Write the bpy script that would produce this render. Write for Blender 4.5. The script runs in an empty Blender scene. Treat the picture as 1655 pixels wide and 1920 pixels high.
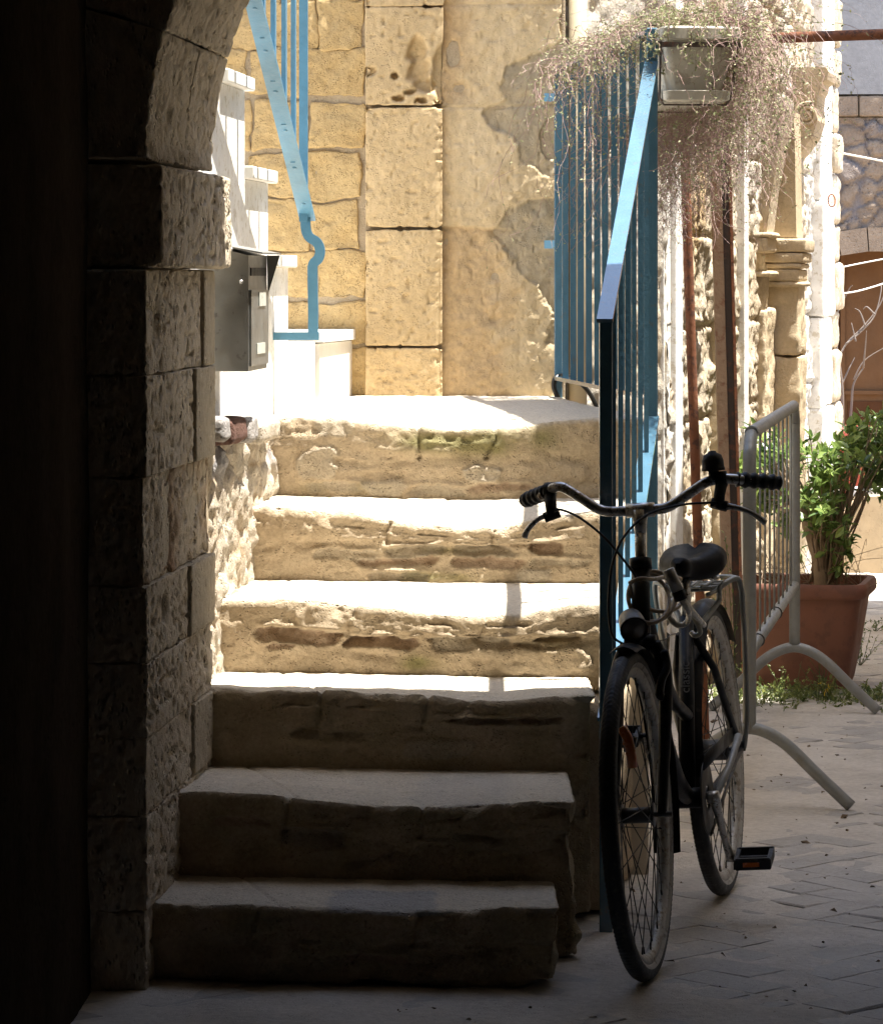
import bpy, math, random
import numpy as np
from mathutils import Vector, Matrix, Quaternion
random.seed(7); RNG = np.random.default_rng(11)
S = bpy.context.scene
# ------------------------------------------------------------------ camera, sky, sun, exposure
FPX, CX, HY, CH = 6776.0, 827.5, 513.0, 1.51      # focal length in photo pixels, principal column, horizon row, eye height
cam = bpy.data.cameras.new("camera"); cam_o = bpy.data.objects.new("camera", cam); S.collection.objects.link(cam_o)
cam.sensor_fit = 'HORIZONTAL'; cam.sensor_width = 36.0; cam.lens = FPX / 1655 * 36
cam.shift_y = (HY - 960) / 1655
cam.clip_start = 0.1; cam.clip_end = 500
cam_o.location = (0, 0, CH); cam_o.rotation_euler = (math.radians(90), 0, 0)
S.camera = cam_o
SUN_EL, SUN_AZ = math.radians(74.5), math.radians(94.5)     # azimuth clockwise from +Y
W = bpy.data.worlds.new("World"); S.world = W; W.use_nodes = True
wn = W.node_tree.nodes; wl = W.node_tree.links
sky = wn.new('ShaderNodeTexSky'); sky.sky_type = 'NISHITA'; sky.sun_disc = False
sky.sun_elevation = SUN_EL; sky.sun_rotation = SUN_AZ; sky.dust_density = 1.5
bg = wn['Background']; bg.inputs['Strength'].default_value = 0.15
wl.new(sky.outputs[0], bg.inputs['Color'])
sun = bpy.data.lights.new("sun", 'SUN'); sun.energy = 4.6; sun.angle = math.radians(0.5); sun.color = (1, .95, .86)
sun_o = bpy.data.objects.new("sun", sun); S.collection.objects.link(sun_o)
SD = Vector((math.cos(SUN_EL) * math.sin(SUN_AZ), math.cos(SUN_EL) * math.cos(SUN_AZ), math.sin(SUN_EL)))
sun_o.rotation_euler = SD.to_track_quat('Z', 'Y').to_euler(); sun_o.location = (6, 8, 20)
S.view_settings.view_transform = 'Standard'; S.view_settings.look = 'None'
S.view_settings.gamma = 1; S.view_settings.exposure = 1.90
S.render.engine = 'CYCLES'
S.cycles.max_bounces = 10; S.cycles.diffuse_bounces = 7; S.cycles.use_denoising = True

# ------------------------------------------------------------------ helpers
def P(px, py, Y):
    return np.array(((px - CX) * Y / FPX, Y, CH - (py - HY) * Y / FPX))
def PX(px, Y): return (px - CX) * Y / FPX
def PZ(py, Y): return CH - (py - HY) * Y / FPX
def hsh(ix, iy, iz, seed):
    n = (ix.astype(np.int64) * 374761393 + iy.astype(np.int64) * 668265263 + iz.astype(np.int64) * 1440670441 + seed * 974711) & 0xffffffff
    n = ((n ^ (n >> 13)) * 1274126177) & 0xffffffff
    n = ((n ^ (n >> 15)) * 2246822519) & 0xffffffff
    return ((n ^ (n >> 16)) & 0xffffff) / float(0xffffff)
def vnoise(p, seed=0):
    i = np.floor(p).astype(np.int64); f = p - i; f = f * f * (3 - 2 * f); r = 0
    for a in (0, 1):
        for b in (0, 1):
            for c in (0, 1):
                w = (f[..., 0] if a else 1 - f[..., 0]) * (f[..., 1] if b else 1 - f[..., 1]) * (f[..., 2] if c else 1 - f[..., 2])
                r = r + w * hsh(i[..., 0] + a, i[..., 1] + b, i[..., 2] + c, seed)
    return r
def fbm(p, octv=4, seed=0):            # -1..1
    r, a, t = 0, 1, 0
    for o in range(octv):
        r = r + a * (vnoise(p * (2.03 ** o) + 17.3 * o, seed + o) * 2 - 1); t += a; a *= .5
    return r / t * 1.4
def worley(u, v, seed=0, jit=.85):
    iu = np.floor(u).astype(np.int64); iv = np.floor(v).astype(np.int64)
    F1 = np.full(u.shape, 9.); F2 = np.full(u.shape, 9.); ID = np.zeros(u.shape)
    for a in (-1, 0, 1):
        for b in (-1, 0, 1):
            cu, cv = iu + a, iv + b
            jx = cu + .5 + jit * (hsh(cu, cv, cu * 0, seed) - .5); jy = cv + .5 + jit * (hsh(cu, cv, cu * 0 + 1, seed) - .5)
            d = np.hypot(u - jx, v - jy); hid = hsh(cu, cv, cu * 0 + 2, seed)
            m = d < F1
            F2 = np.where(m, F1, np.minimum(F2, d)); ID = np.where(m, hid, ID); F1 = np.where(m, d, F1)
    return F1, F2, ID
def sst(a, b, x):
    t = np.clip((x - a) / (b - a), 0, 1); return t * t * (3 - 2 * t)
def gauss(x, y, cx, cy, sx, sy): return np.exp(-((x - cx) / sx) ** 2 - ((y - cy) / sy) ** 2)

class MB:
    """collects pieces of geometry and links them as ONE mesh object"""
    def __init__(s): s.v = []; s.f = []; s.n = 0; s.at = {}; s.mi = []
    def add(s, v, f, mi=0, at=None):
        v = np.asarray(v, float).reshape(-1, 3); s.v.append(v)
        for q in f: s.f.append(tuple(int(k) + s.n for k in q)); s.mi.append(mi)
        for k, a in (at or {}).items(): s.at.setdefault(k, []).append((s.n, np.asarray(a).ravel()))
        s.n += len(v); return s
    def grid(s, G, mi=0, at=None, flip=False, closed=False):
        a, b = G.shape[:2]; i = np.arange(a * b).reshape(a, b)
        if closed: i = np.concatenate([i, i[:, :1]], 1)
        q = np.stack([i[:-1, :-1], i[1:, :-1], i[1:, 1:], i[:-1, 1:]], -1).reshape(-1, 4)
        if flip: q = q[:, ::-1]
        return s.add(G.reshape(-1, 3), q.tolist(), mi, at)
    def hexa(s, pts, mi=0):        # 8 points: bottom ring 0-3, top ring 4-7
        return s.add(pts, [(3, 2, 1, 0), (4, 5, 6, 7), (0, 1, 5, 4), (1, 2, 6, 5), (2, 3, 7, 6), (3, 0, 4, 7)], mi)
    def box(s, lo, hi, mi=0, M=None):
        x0, y0, z0 = lo; x1, y1, z1 = hi
        p = np.array([(x0, y0, z0), (x1, y0, z0), (x1, y1, z0), (x0, y1, z0), (x0, y0, z1), (x1, y0, z1), (x1, y1, z1), (x0, y1, z1)], float)
        if M is not None: p = np.array([M @ Vector(q) for q in p])
        return s.hexa(p, mi)
    def bbox(s, lo, hi, b=.006, mi=0, M=None):      # box with bevelled edges
        G = rounded(lo, hi, None, b, 2)
        for V, q in G:
            if M is not None: V = np.array([M @ Vector(k) for k in V])
            s.add(V, q, mi)
        return s
    def bar(s, a, b, w, h, up=(0, 0, 1), mi=0):      # rectangular bar from a to b, w across, h along up
        a = np.array(a, float); b = np.array(b, float); d = (b - a) / np.linalg.norm(b - a); up = np.array(up, float)
        x = np.cross(d, up); x /= np.linalg.norm(x); y = np.cross(x, d)
        c = [(-1, -1), (1, -1), (1, 1), (-1, 1)]
        return s.hexa([p + x * i * w / 2 + y * j * h / 2 for p in (a, b) for i, j in c], mi)
    def sweep(s, path, sec, mi=0, up=(0, 0, 1), caps=True):       # sec: list of (x,y); path Nx3
        path = np.asarray(path, float); N = len(path); T = np.gradient(path, axis=0); T /= np.linalg.norm(T, axis=1)[:, None] + 1e-12
        x = np.cross(T[0], up)
        if np.linalg.norm(x) < 1e-3: x = np.cross(T[0], (0, 1, 0))
        x /= np.linalg.norm(x); R = []
        sec = np.asarray(sec, float)
        if sec.ndim == 2: sec = np.repeat(sec[None], N, 0)
        for k in range(N):
            x = x - T[k] * np.dot(x, T[k]); x /= np.linalg.norm(x); y = np.cross(T[k], x) * -1
            R.append(path[k] + sec[k][:, :1] * x + sec[k][:, 1:] * y)
        m = sec.shape[1]; i = np.arange(N * m).reshape(N, m); j = np.roll(i, -1, 1)
        f = np.stack([i[:-1], j[:-1], j[1:], i[1:]], -1).reshape(-1, 4).tolist()
        if caps: f += [tuple(i[0][::-1]), tuple(i[-1])]
        return s.add(np.array(R), f, mi)
    def tube(s, path, r, n=10, mi=0, caps=True, smooth=0):
        path = np.asarray(path, float)
        if smooth: path = spline(path, smooth)
        r = np.broadcast_to(np.asarray(r, float), (len(path),)) if np.ndim(r) == 0 or len(r) == len(path) else np.interp(np.linspace(0, 1, len(path)), np.linspace(0, 1, len(r)), r)
        a = np.linspace(0, 2 * np.pi, n, endpoint=False); c = np.stack([np.cos(a), np.sin(a)], -1)
        return s.sweep(path, r[:, None, None] * c[None], mi, caps=caps)
    def lathe(s, prof, o, ax=(0, 0, 1), n=24, mi=0):         # prof: (radius, height)
        ax = np.array(ax, float); ax /= np.linalg.norm(ax); x = np.cross(ax, (0, 1, 0) if abs(ax[1]) < .9 else (1, 0, 0)); x /= np.linalg.norm(x); y = np.cross(ax, x)
        a = np.linspace(0, 2 * np.pi, n, endpoint=False)
        G = np.array([[np.array(o) + ax * h + r * (np.cos(t) * x + np.sin(t) * y) for t in a] for r, h in prof])
        return s.grid(G, mi, flip=False, closed=True)
    def build(s, name, mats, parent=None, smooth=True, angle=None):
        me = bpy.data.meshes.new(name); v = np.concatenate(s.v)
        base = np.array(parent.location) if parent is not None and parent.type == 'EMPTY' else np.zeros(3)
        me.from_pydata(v.tolist(), [], s.f)
        mats = mats if isinstance(mats, (list, tuple)) else [mats]
        for m in mats: me.materials.append(m)
        if len(mats) > 1: me.polygons.foreach_set('material_index', np.array(s.mi, dtype=np.int32))
        for k, L in s.at.items():
            a = np.zeros(len(v), np.float32)
            for o, val in L: a[o:o + len(val)] = val
            me.attributes.new(k, 'FLOAT', 'POINT').data.foreach_set('value', a)
        if smooth is not None: me.polygons.foreach_set('use_smooth', np.full(len(me.polygons), bool(smooth)))
        me.update()
        if angle: me.set_sharp_from_angle(angle=math.radians(angle))
        o = bpy.data.objects.new(name, me); S.collection.objects.link(o)
        if parent is not None:
            o.parent = parent; r = parent
            while r.parent: r = r.parent
            o.matrix_parent_inverse = Matrix.Translation(-r.location)
            if parent is not r: o.matrix_parent_inverse = Matrix.Identity(4)
        return o
def spline(pts, k):
    pts = np.asarray(pts, float); n = len(pts); out = []
    for i in range(n - 1):
        p0, p1, p2, p3 = pts[max(i - 1, 0)], pts[i], pts[i + 1], pts[min(i + 2, n - 1)]
        for t in np.linspace(0, 1, k, endpoint=False):
            out.append(.5 * ((2 * p1) + (p2 - p0) * t + (2 * p0 - 5 * p1 + 4 * p2 - p3) * t * t + (3 * p1 - p0 - 3 * p2 + p3) * t ** 3))
    return np.array(out + [pts[-1]])
def rounded(lo, hi, res, r, nr=None):
    """six face grids of a box, corners rounded by r; res = spacing (None: only edge loops)"""
    lo = np.array(lo, float); hi = np.array(hi, float); out = []
    r = min(r, (hi - lo).min() * .49)
    def ticks(a, b):
        inner = np.linspace(a + r, b - r, max(2, int(np.ceil((b - a - 2 * r) / res)) + 1)) if res else np.array([a + r, b - r])
        k = nr or max(2, int(np.ceil(r / (res or r))) + 1)
        e = np.linspace(0, 1, k, endpoint=False)
        return np.concatenate([a + r * e, inner, (b - r * e)[::-1]])
    T = [ticks(lo[i], hi[i]) for i in range(3)]
    for ax in range(3):
        o = [i for i in range(3) if i != ax]
        for sgn in (0, 1):
            A, B = np.meshgrid(T[o[0]], T[o[1]], indexing='ij'); G = np.zeros(A.shape + (3,))
            G[..., o[0]] = A; G[..., o[1]] = B; G[..., ax] = (hi if sgn else lo)[ax]
            inn = np.clip(G, lo + r, hi - r); d = G - inn; L = np.linalg.norm(d, axis=-1, keepdims=True); d = d / np.maximum(L, 1e-9)
            V = inn + d * r
            a, b = A.shape; i = np.arange(a * b).reshape(a, b)
            q = np.stack([i[:-1, :-1], i[1:, :-1], i[1:, 1:], i[:-1, 1:]], -1).reshape(-1, 4)
            if (sgn == 0) != (ax == 1): q = q[:, ::-1]
            out.append((V.reshape(-1, 3), q.tolist()) if res is None else (V.reshape(-1, 3), q.tolist(), d.reshape(-1, 3), ax, sgn))
    return out
def rough_block(mb, lo, hi, res=.02, r=.02, disp=None, warp=None, faces='xXyYzZ', mi=0, attr=None):
    """a box of stone: rounded, displaced by disp(points, normals) along the normal, then warped"""
    for V, q, d, ax, sgn in rounded(lo, hi, res, r):
        if 'xyz'[ax] not in faces and sgn == 0: continue
        if 'XYZ'[ax] not in faces and sgn == 1: continue
        at = None
        if attr: at = attr(V, d)
        if disp is not None:
            D = disp(V, d)
            V = V + (d * D[:, None] if D.ndim == 1 else D)
        if warp: V = warp(V)
        mb.add(V, q, mi, at)
def thing(name, label, cat, loc=(0, 0, 0), group=None):
    o = bpy.data.objects.new(name, None); S.collection.objects.link(o); o.location = loc; o.empty_display_size = .1
    return tag(o, label, cat, group)
def tag(o, label=None, cat=None, group=None, kind=None):
    if label: o['label'] = label
    if cat: o['category'] = cat
    if group: o['group'] = group
    if kind: o['kind'] = kind
    return o

# ------------------------------------------------------------------ materials
def newmat(name):
    m = bpy.data.materials.new(name); m.use_nodes = True
    return m, m.node_tree.nodes, m.node_tree.links, m.node_tree.nodes['Principled BSDF']
def c4(c): return (c[0], c[1], c[2], 1)
def mixc(n, l, fac, a, b, mode='MIX'):
    x = n.new('ShaderNodeMix'); x.data_type = 'RGBA'; x.blend_type = mode
    for sock, val in ((x.inputs[0], fac), (x.inputs[6], a), (x.inputs[7], b)):
        if hasattr(val, 'is_linked'): l.new(val, sock)
        elif isinstance(val, (int, float)): sock.default_value = val
        else: sock.default_value = c4(val)
    return x.outputs[2]
def noise(n, l, co, scale, det=5, rough=.6, dist=0):
    x = n.new('ShaderNodeTexNoise'); x.inputs['Scale'].default_value = scale; x.inputs['Detail'].default_value = det
    x.inputs['Roughness'].default_value = rough; x.inputs['Distortion'].default_value = dist
    if co is not None: l.new(co, x.inputs['Vector'])
    return x.outputs['Fac']
def rng(n, l, v, a, b, c=0., d=1.):
    x = n.new('ShaderNodeMapRange'); l.new(v, x.inputs[0])
    for k, val in enumerate((a, b, c, d)): x.inputs[k + 1].default_value = val
    return x.outputs[0]
def coords(n, l, scale=(1, 1, 1)):
    t = n.new('ShaderNodeTexCoord'); m = n.new('ShaderNodeMapping'); m.inputs['Scale'].default_value = scale
    l.new(t.outputs['Object'], m.inputs['Vector']); return m.outputs[0]
def stone(name, c1, c2, scale=6, pit=70, bump=.5, stretch=(1, 1, 1), attrs=(), rough=.92, speck=.25, pitdepth=1.0):
    m, n, l, b = newmat(name); co = coords(n, l, stretch)
    col = mixc(n, l, rng(n, l, noise(n, l, co, scale, 6, .65), .32, .68), c1, c2)
    fine = noise(n, l, co, scale * 14, 4, .7)
    col = mixc(n, l, speck, col, mixc(n, l, rng(n, l, fine, .3, .7), tuple(k * .55 for k in c1), tuple(min(1, k * 1.35) for k in c2)))
    for a, c, amt in attrs:
        at = n.new('ShaderNodeAttribute'); at.attribute_name = a
        f = rng(n, l, at.outputs['Fac'], 0, 1, 0, amt)
        cc = mixc(n, l, rng(n, l, fine, .3, .7), tuple(k * .8 for k in c), tuple(min(1, k * 1.2) for k in c))
        col = mixc(n, l, f, col, cc)
    l.new(col, b.inputs['Base Color']); b.inputs['Roughness'].default_value = rough
    b.inputs['Specular IOR Level'].default_value = .25
    vo = n.new('ShaderNodeTexVoronoi'); vo.inputs['Scale'].default_value = pit; l.new(co, vo.inputs['Vector'])
    gate = rng(n, l, noise(n, l, co, pit * .21, 2), .48, .62)
    pits = rng(n, l, vo.outputs['Distance'], .05, .38, -1 * pitdepth, 0)
    mu = n.new('ShaderNodeMath'); mu.operation = 'MULTIPLY'; l.new(gate, mu.inputs[0]); l.new(pits, mu.inputs[1])
    ad = n.new('ShaderNodeMath'); ad.operation = 'ADD'; l.new(mu.outputs[0], ad.inputs[0])
    l.new(noise(n, l, co, scale * 9, 6, .72), ad.inputs[1])
    bp = n.new('ShaderNodeBump'); bp.inputs['Strength'].default_value = bump; bp.inputs['Distance'].default_value = .012
    l.new(ad.outputs[0], bp.inputs['Height']); l.new(bp.outputs[0], b.inputs['Normal'])
    return m
def paint(name, c, rough=.35, metal=0, wear=None, wearamt=.5, bump=.1, scale=30, spec=.5, coat=0):
    m, n, l, b = newmat(name); co = coords(n, l)
    col = mixc(n, l, rng(n, l, noise(n, l, co, scale * .3, 4), .3, .7), tuple(k * .88 for k in c), tuple(min(1, k * 1.1) for k in c))
    if wear is not None:
        col = mixc(n, l, rng(n, l, noise(n, l, co, scale, 6, .7), .62 - .12 * wearamt, .70 - .12 * wearamt), col, wear)
    l.new(col, b.inputs['Base Color']); b.inputs['Metallic'].default_value = metal
    l.new(rng(n, l, noise(n, l, co, scale * .8, 4), .3, .7, rough * .8, min(1, rough * 1.25)), b.inputs['Roughness'])
    b.inputs['Specular IOR Level'].default_value = spec; b.inputs['Coat Weight'].default_value = coat
    bp = n.new('ShaderNodeBump'); bp.inputs['Strength'].default_value = bump; bp.inputs['Distance'].default_value = .004
    l.new(noise(n, l, co, scale * 2.5, 5, .6), bp.inputs['Height']); l.new(bp.outputs[0], b.inputs['Normal'])
    return m
def leafmat(name, c1, c2, trans=.35, rough=.4):
    m, n, l, b = newmat(name)
    t = n.new('ShaderNodeAttribute'); t.attribute_name = 'tone'
    co = coords(n, l)
    col = mixc(n, l, t.outputs['Fac'], c1, c2)
    l.new(col, b.inputs['Base Color']); b.inputs['Roughness'].default_value = rough
    tr = n.new('ShaderNodeBsdfTranslucent'); l.new(col, tr.inputs['Color'])
    mx = n.new('ShaderNodeMixShader'); mx.inputs[0].default_value = trans
    l.new(b.outputs[0], mx.inputs[1]); l.new(tr.outputs[0], mx.inputs[2]); l.new(mx.outputs[0], n['Material Output'].inputs[0])
    return m
M = {}
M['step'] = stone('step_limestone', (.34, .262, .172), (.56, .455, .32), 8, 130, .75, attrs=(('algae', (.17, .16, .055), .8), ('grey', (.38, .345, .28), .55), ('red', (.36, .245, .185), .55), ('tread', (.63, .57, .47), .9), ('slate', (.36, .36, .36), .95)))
M['back'] = stone('pilaster_limestone', (.50, .37, .20), (.60, .46, .27), 4, 150, .6, attrs=(('shade_and_stain', (.36, .26, .14), .6),))
M['gold'] = stone('golden_tufa', (.46, .32, .145), (.58, .43, .22), 7, 170, .8)
M['plaster'] = stone('ochre_plaster', (.51, .395, .235), (.61, .49, .315), 3, 140, .45, attrs=(('bare', (.45, .325, .185), .8), ('cement', (.32, .275, .20), .9)))
M['mortar'] = stone('lime_mortar', (.36, .29, .20), (.46, .38, .27), 10, 120, .5)
M['pier'] = stone('pier_limestone', (.44, .365, .26), (.62, .535, .41), 6, 110, .75, (1, .45, .5), attrs=(('smooth', (.42, .36, .26), .8), ('rust', (.30, .15, .06), .7)), pitdepth=1.8)
M['dark'] = stone('shade_darkened_plaster', (.030, .022, .015), (.055, .041, .028), 3, 40, .6)  # near-black base puts the gloom of the passage into the wall colour
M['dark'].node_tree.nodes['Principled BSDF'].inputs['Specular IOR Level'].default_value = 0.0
M['vault'] = stone('bounce_vault', (.15, .125, .095), (.22, .19, .145), 3, 40, .5)  # unseen walls and ceiling made lighter to bounce light onto the pier
M['rubble'] = stone('whitewashed_rubble', (.42, .35, .26), (.60, .54, .45), 9, 80, 1.0, attrs=(('earth', (.38, .26, .14), .9), ('grey', (.34, .33, .34), .9), ('red', (.13, .06, .045), .95)))
M['court'] = stone('weathered_courtyard_stone', (.42, .33, .21), (.60, .53, .42), 5, 55, .9, (1, .5, .45), attrs=(('white', (.62, .60, .56), .9), ('ochre', (.50, .34, .15), .7)))
M['courtsmooth'] = stone('dressed_stone', (.46, .37, .24), (.56, .46, .32), 5, 70, .4)
M['white'] = paint('white_plaster', (.83, .815, .78), .85, bump=.5, scale=34, spec=.2, wear=(.60, .55, .46), wearamt=.6)
M['marble'] = paint('white_marble', (.78, .76, .71), .5, bump=.05, scale=20)
M['blue'] = paint('blue_gloss_paint', (.075, .165, .240), .17, bump=.35, scale=30, spec=.6, coat=.8, wear=(.11, .15, .17), wearamt=.15)
M['lblue'] = paint('pale_blue_paint', (.10, .265, .405), .38, bump=.35, scale=30, wear=(.10, .27, .42), wearamt=.4)
M['steel'] = paint('brushed_steel', (.42, .42, .40), .38, .9, bump=.05, wear=(.25, .24, .22), wearamt=.3)
M['galv'] = paint('galvanised_steel', (.29, .30, .295), .55, .5, wear=(.28, .28, .26), wearamt=.8, bump=.12, scale=45)
M['rust'] = paint('rusty_iron', (.22, .085, .04), .8, .1, wear=(.10, .045, .03), wearamt=.9, bump=.5, scale=35)
M['brown'] = paint('brown_painted_steel', (.24, .16, .105), .6, 0, wear=(.17, .08, .045), wearamt=.6, bump=.3, scale=30)
M['darkbrown'] = paint('dark_brown_steel', (.055, .038, .03), .6, 0, wear=(.12, .05, .03), wearamt=.5, bump=.3, scale=30)
M['black'] = paint('black_bike_and_shade_paint', (.008, .008, .009), .4, spec=.22, wear=(.03, .028, .025), wearamt=.5)
M['rubber'] = paint('black_rubber', (.016, .016, .016), .6, bump=.2, scale=60, wear=(.05, .045, .038), wearamt=.5)
M['whitewall'] = paint('grey_sidewall_rubber', (.40, .385, .35), .6, wear=(.22, .20, .17), wearamt=.8, scale=40)
M['rim'] = paint('dusty_alloy_rim', (.42, .41, .385), .5, .35, wear=(.25, .22, .18), wearamt=.9, scale=50)
M['chrome'] = paint('tarnished_chrome', (.52, .51, .49), .30, .7, wear=(.16, .12, .085), wearamt=.8, scale=60, bump=.15)
M['wire'] = paint('dark_steel_wire', (.05, .048, .045), .45, .6)
M['hose'] = paint('tan_plastic_sleeve', (.36, .27, .17), .3, spec=.6)
M['clear'] = paint('cloudy_plastic_sleeve', (.46, .43, .35), .25, spec=.6)
M['saddle'] = paint('black_vinyl', (.004, .004, .0045), .5, bump=.1, spec=.08)
M['plastic'] = paint('grey_plastic', (.075, .07, .065), .4)
M['lens'] = paint('dull_lamp_lens', (.30, .30, .30), .15, .3)
M['orange'] = paint('orange_reflector', (.55, .13, .015), .25, spec=.7)
M['planter'] = paint('beige_planter_plastic', (.52, .49, .42), .5, wear=(.38, .34, .28), wearamt=.6, bump=.1)
M['soil'] = stone('dry_soil', (.10, .065, .04), (.18, .12, .075), 20, 120, .8)
M['terra'] = paint('terracotta_plastic', (.22, .090, .058), .65, wear=(.18, .075, .05), wearamt=.9, bump=.15, scale=14)
M['redpot'] = paint('red_pot', (.32, .055, .035), .6)
M['ground'] = stone('courtyard_dust', (.30, .235, .165), (.40, .32, .235), 3, 150, .5)
M['dirt'] = stone('trodden_dust', (.40, .365, .315), (.58, .54, .48), 4, 160, .55)
M['slab'] = stone('grey_paving_stone', (.27, .255, .23), (.42, .395, .36), 5, 120, .35, rough=.6)
M['door'] = paint('brown_door_wood', (.125, .064, .030), .8, spec=.15, bump=.25, scale=18)
M['doordark'] = paint('dark_door_wood', (.07, .028, .011), .8, spec=.15, bump=.25, scale=18)
M['stucco'] = stone('grey_stucco', (.22, .22, .225), (.26, .26, .265), 2, 90, .2)
M['farstone'] = stone('far_rubble_stone', (.17, .125, .09), (.30, .235, .175), 5, 60, .9, attrs=(('grey', (.19, .175, .18), .9), ('ochre', (.36, .20, .08), .7)))
M['bark'] = stone('weathered_bark', (.26, .19, .13), (.42, .33, .24), 8, 60, .8, (1, 1, .3))
M['twig'] = paint('grey_twigs', (.19, .155, .13), .8)
M['leaf'] = leafmat('bush_leaf', (.06, .125, .03), (.34, .45, .13), .35, .3)
M['weed'] = leafmat('weed_leaf', (.07, .11, .03), (.27, .30, .09), .35)
M['yellow'] = leafmat('yellow_petal', (.75, .5, .02), (.85, .62, .03), .3)
M['stem'] = leafmat('dry_trailing_stem', (.27, .155, .145), (.47, .34, .31), .12, .8)
M['sleaf'] = leafmat('succulent_leaf', (.17, .21, .08), (.44, .43, .25), .3, .7)
M['cord'] = paint('white_cord', (.74, .72, .66), .7)
M['cream'] = paint('cream_pipe_paint', (.60, .52, .37), .45)
M['blackhose'] = paint('black_hose', (.012, .012, .012), .35)
M['crumb'] = stone('dark_crumbs', (.07, .05, .035), (.22, .16, .10), 60, 200, .4)
M['label'] = paint('paper_label', (.62, .64, .58), .3)
M['roof'] = paint('house_plaster', (.52, .46, .37), .9, bump=.2, spec=.2)

# ------------------------------------------------------------------ shared lines of the plan
def rot(X): return -.10 * (X + .10)                       # the stairs and both facades stand turned a little
def wallX(Y): return -.545 + .084 * (Y - 8.45)            # left side of the stairs
def strX(Y): return -.59 + .084 * (Y - 8.8)               # white string wall
def backY(X): return 11.70 + rot(X)
def courtX(Y): return .73 + .195 * (Y - 12.0)             # courtyard wall

# ------------------------------------------------------------------ ground
g = MB(); g.box((-40, -20, -.30), (40, 70, -.035)); tag(g.build('ground', M['ground'], smooth=False), kind='structure')
def make_paving():
    mb = MB(); a, L, gap = .125, .25, .0035
    c, s = math.cos(math.radians(43)), math.sin(math.radians(43))
    rr = random.Random(3)
    for i in range(-75, 75):
        for j in range(-75, 75):
            for o in (0, 1):
                k = (i + j)
                x = (i * 1.0) * a + 0; 
                # herringbone: horizontal slab at (2k, k) offsets, vertical slab beside it
                bx, by = (i * a + j * a * 1.0), (j * a - i * a * 1.0)
                if o == 0: x0, y0, w, h = i * a * 4 * .5 + 0, 0, L, a
                break
            break
        break
    # herringbone on a square lattice: cell (i,j) of side a; the type repeats along the diagonals with period 4
    for i in range(-100, 100):
        for j in range(-100, 100):
            t = (i - j) % 4
            if t == 0: x0, y0, w, h = i * a, j * a, L, a
            elif t == 2: x0, y0, w, h = i * a, (j) * a, a, L
            else: continue
            if t == 2: y0 -= 0
            cx, cy = x0 + w / 2, y0 + h / 2
            X = .9 + cx * c - cy * s; Y = 9.5 + cx * s + cy * c
            if not (-1.6 < X < 3.6 and 5.6 < Y < 18.5): continue
            z = rr.gauss(0, .0010); tx = rr.gauss(0, .0014); ty = rr.gauss(0, .0014)
            e = gap / 2 + rr.random() * .003; pts = []
            for dz, ins in ((-.03, 0), (-.004, 0), (0, .005)):
                for ux, uy in ((0, 0), (1, 0), (1, 1), (0, 1)):
                    qx = x0 + (e + ins if ux == 0 else w - e - ins); qy = y0 + (e + ins if uy == 0 else h - e - ins)
                    qx += rr.gauss(0, .002); qy += rr.gauss(0, .002)
                    pts.append((.9 + qx * c - qy * s, 9.5 + qx * s + qy * c, z + dz + tx * (qx - cx) / a + ty * (qy - cy) / a))
            f = [(8, 9, 10, 11)] + [(4 * r + k, 4 * r + (k + 1) % 4, 4 * r + 4 + (k + 1) % 4, 4 * r + 4 + k) for r in (0, 1) for k in range(4)]
            mb.add(pts, f)
    tag(mb.build('paving', M['slab'], smooth=False), kind='structure')
make_paving()
def make_dirt():
    xs = np.arange(-1.5, 3.6, .022); ys = np.arange(5.8, 18.5, .03)
    X, Y = np.meshgrid(xs, ys, indexing='ij'); p = np.stack([X, Y, X * 0], -1)
    bare = sst(.75, 1.15, X + .35 * fbm(p * 2.2, 2, 3)) * sst(9.4, 8.3, Y) + .45 * sst(.95, 1.3, X) * sst(8.6, 9.4, Y) * sst(11.2, 10.3, Y)
    Z = .0014 + .0060 * fbm(p * 3.1, 4, 5) + .003 * fbm(p * 13, 3, 9) - .0100 * bare
    Z += .02 * sst(.30, .16, np.abs(X - .47)) * sst(9.2, 8.4, Y) * 0 
    G = np.stack([X, Y, Z], -1)
    mb = MB(); mb.grid(G); tag(mb.build('dirt', M['dirt']), kind='structure')
make_dirt()

# ------------------------------------------------------------------ the stone staircase
ST = [(7.65, .172, -.60, .255), (7.98, .352, -.575, .30), (8.45, .53, -.55, .365), (8.84, .708, -.515, .43), (9.42, .902, -.47, .50), (9.86, 1.114, -.44, .555)]
stair = thing('stone_staircase', 'worn limestone staircase of six steps climbing from the dark passage into sunlight', 'staircase', (0, 7.6, 0))
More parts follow.
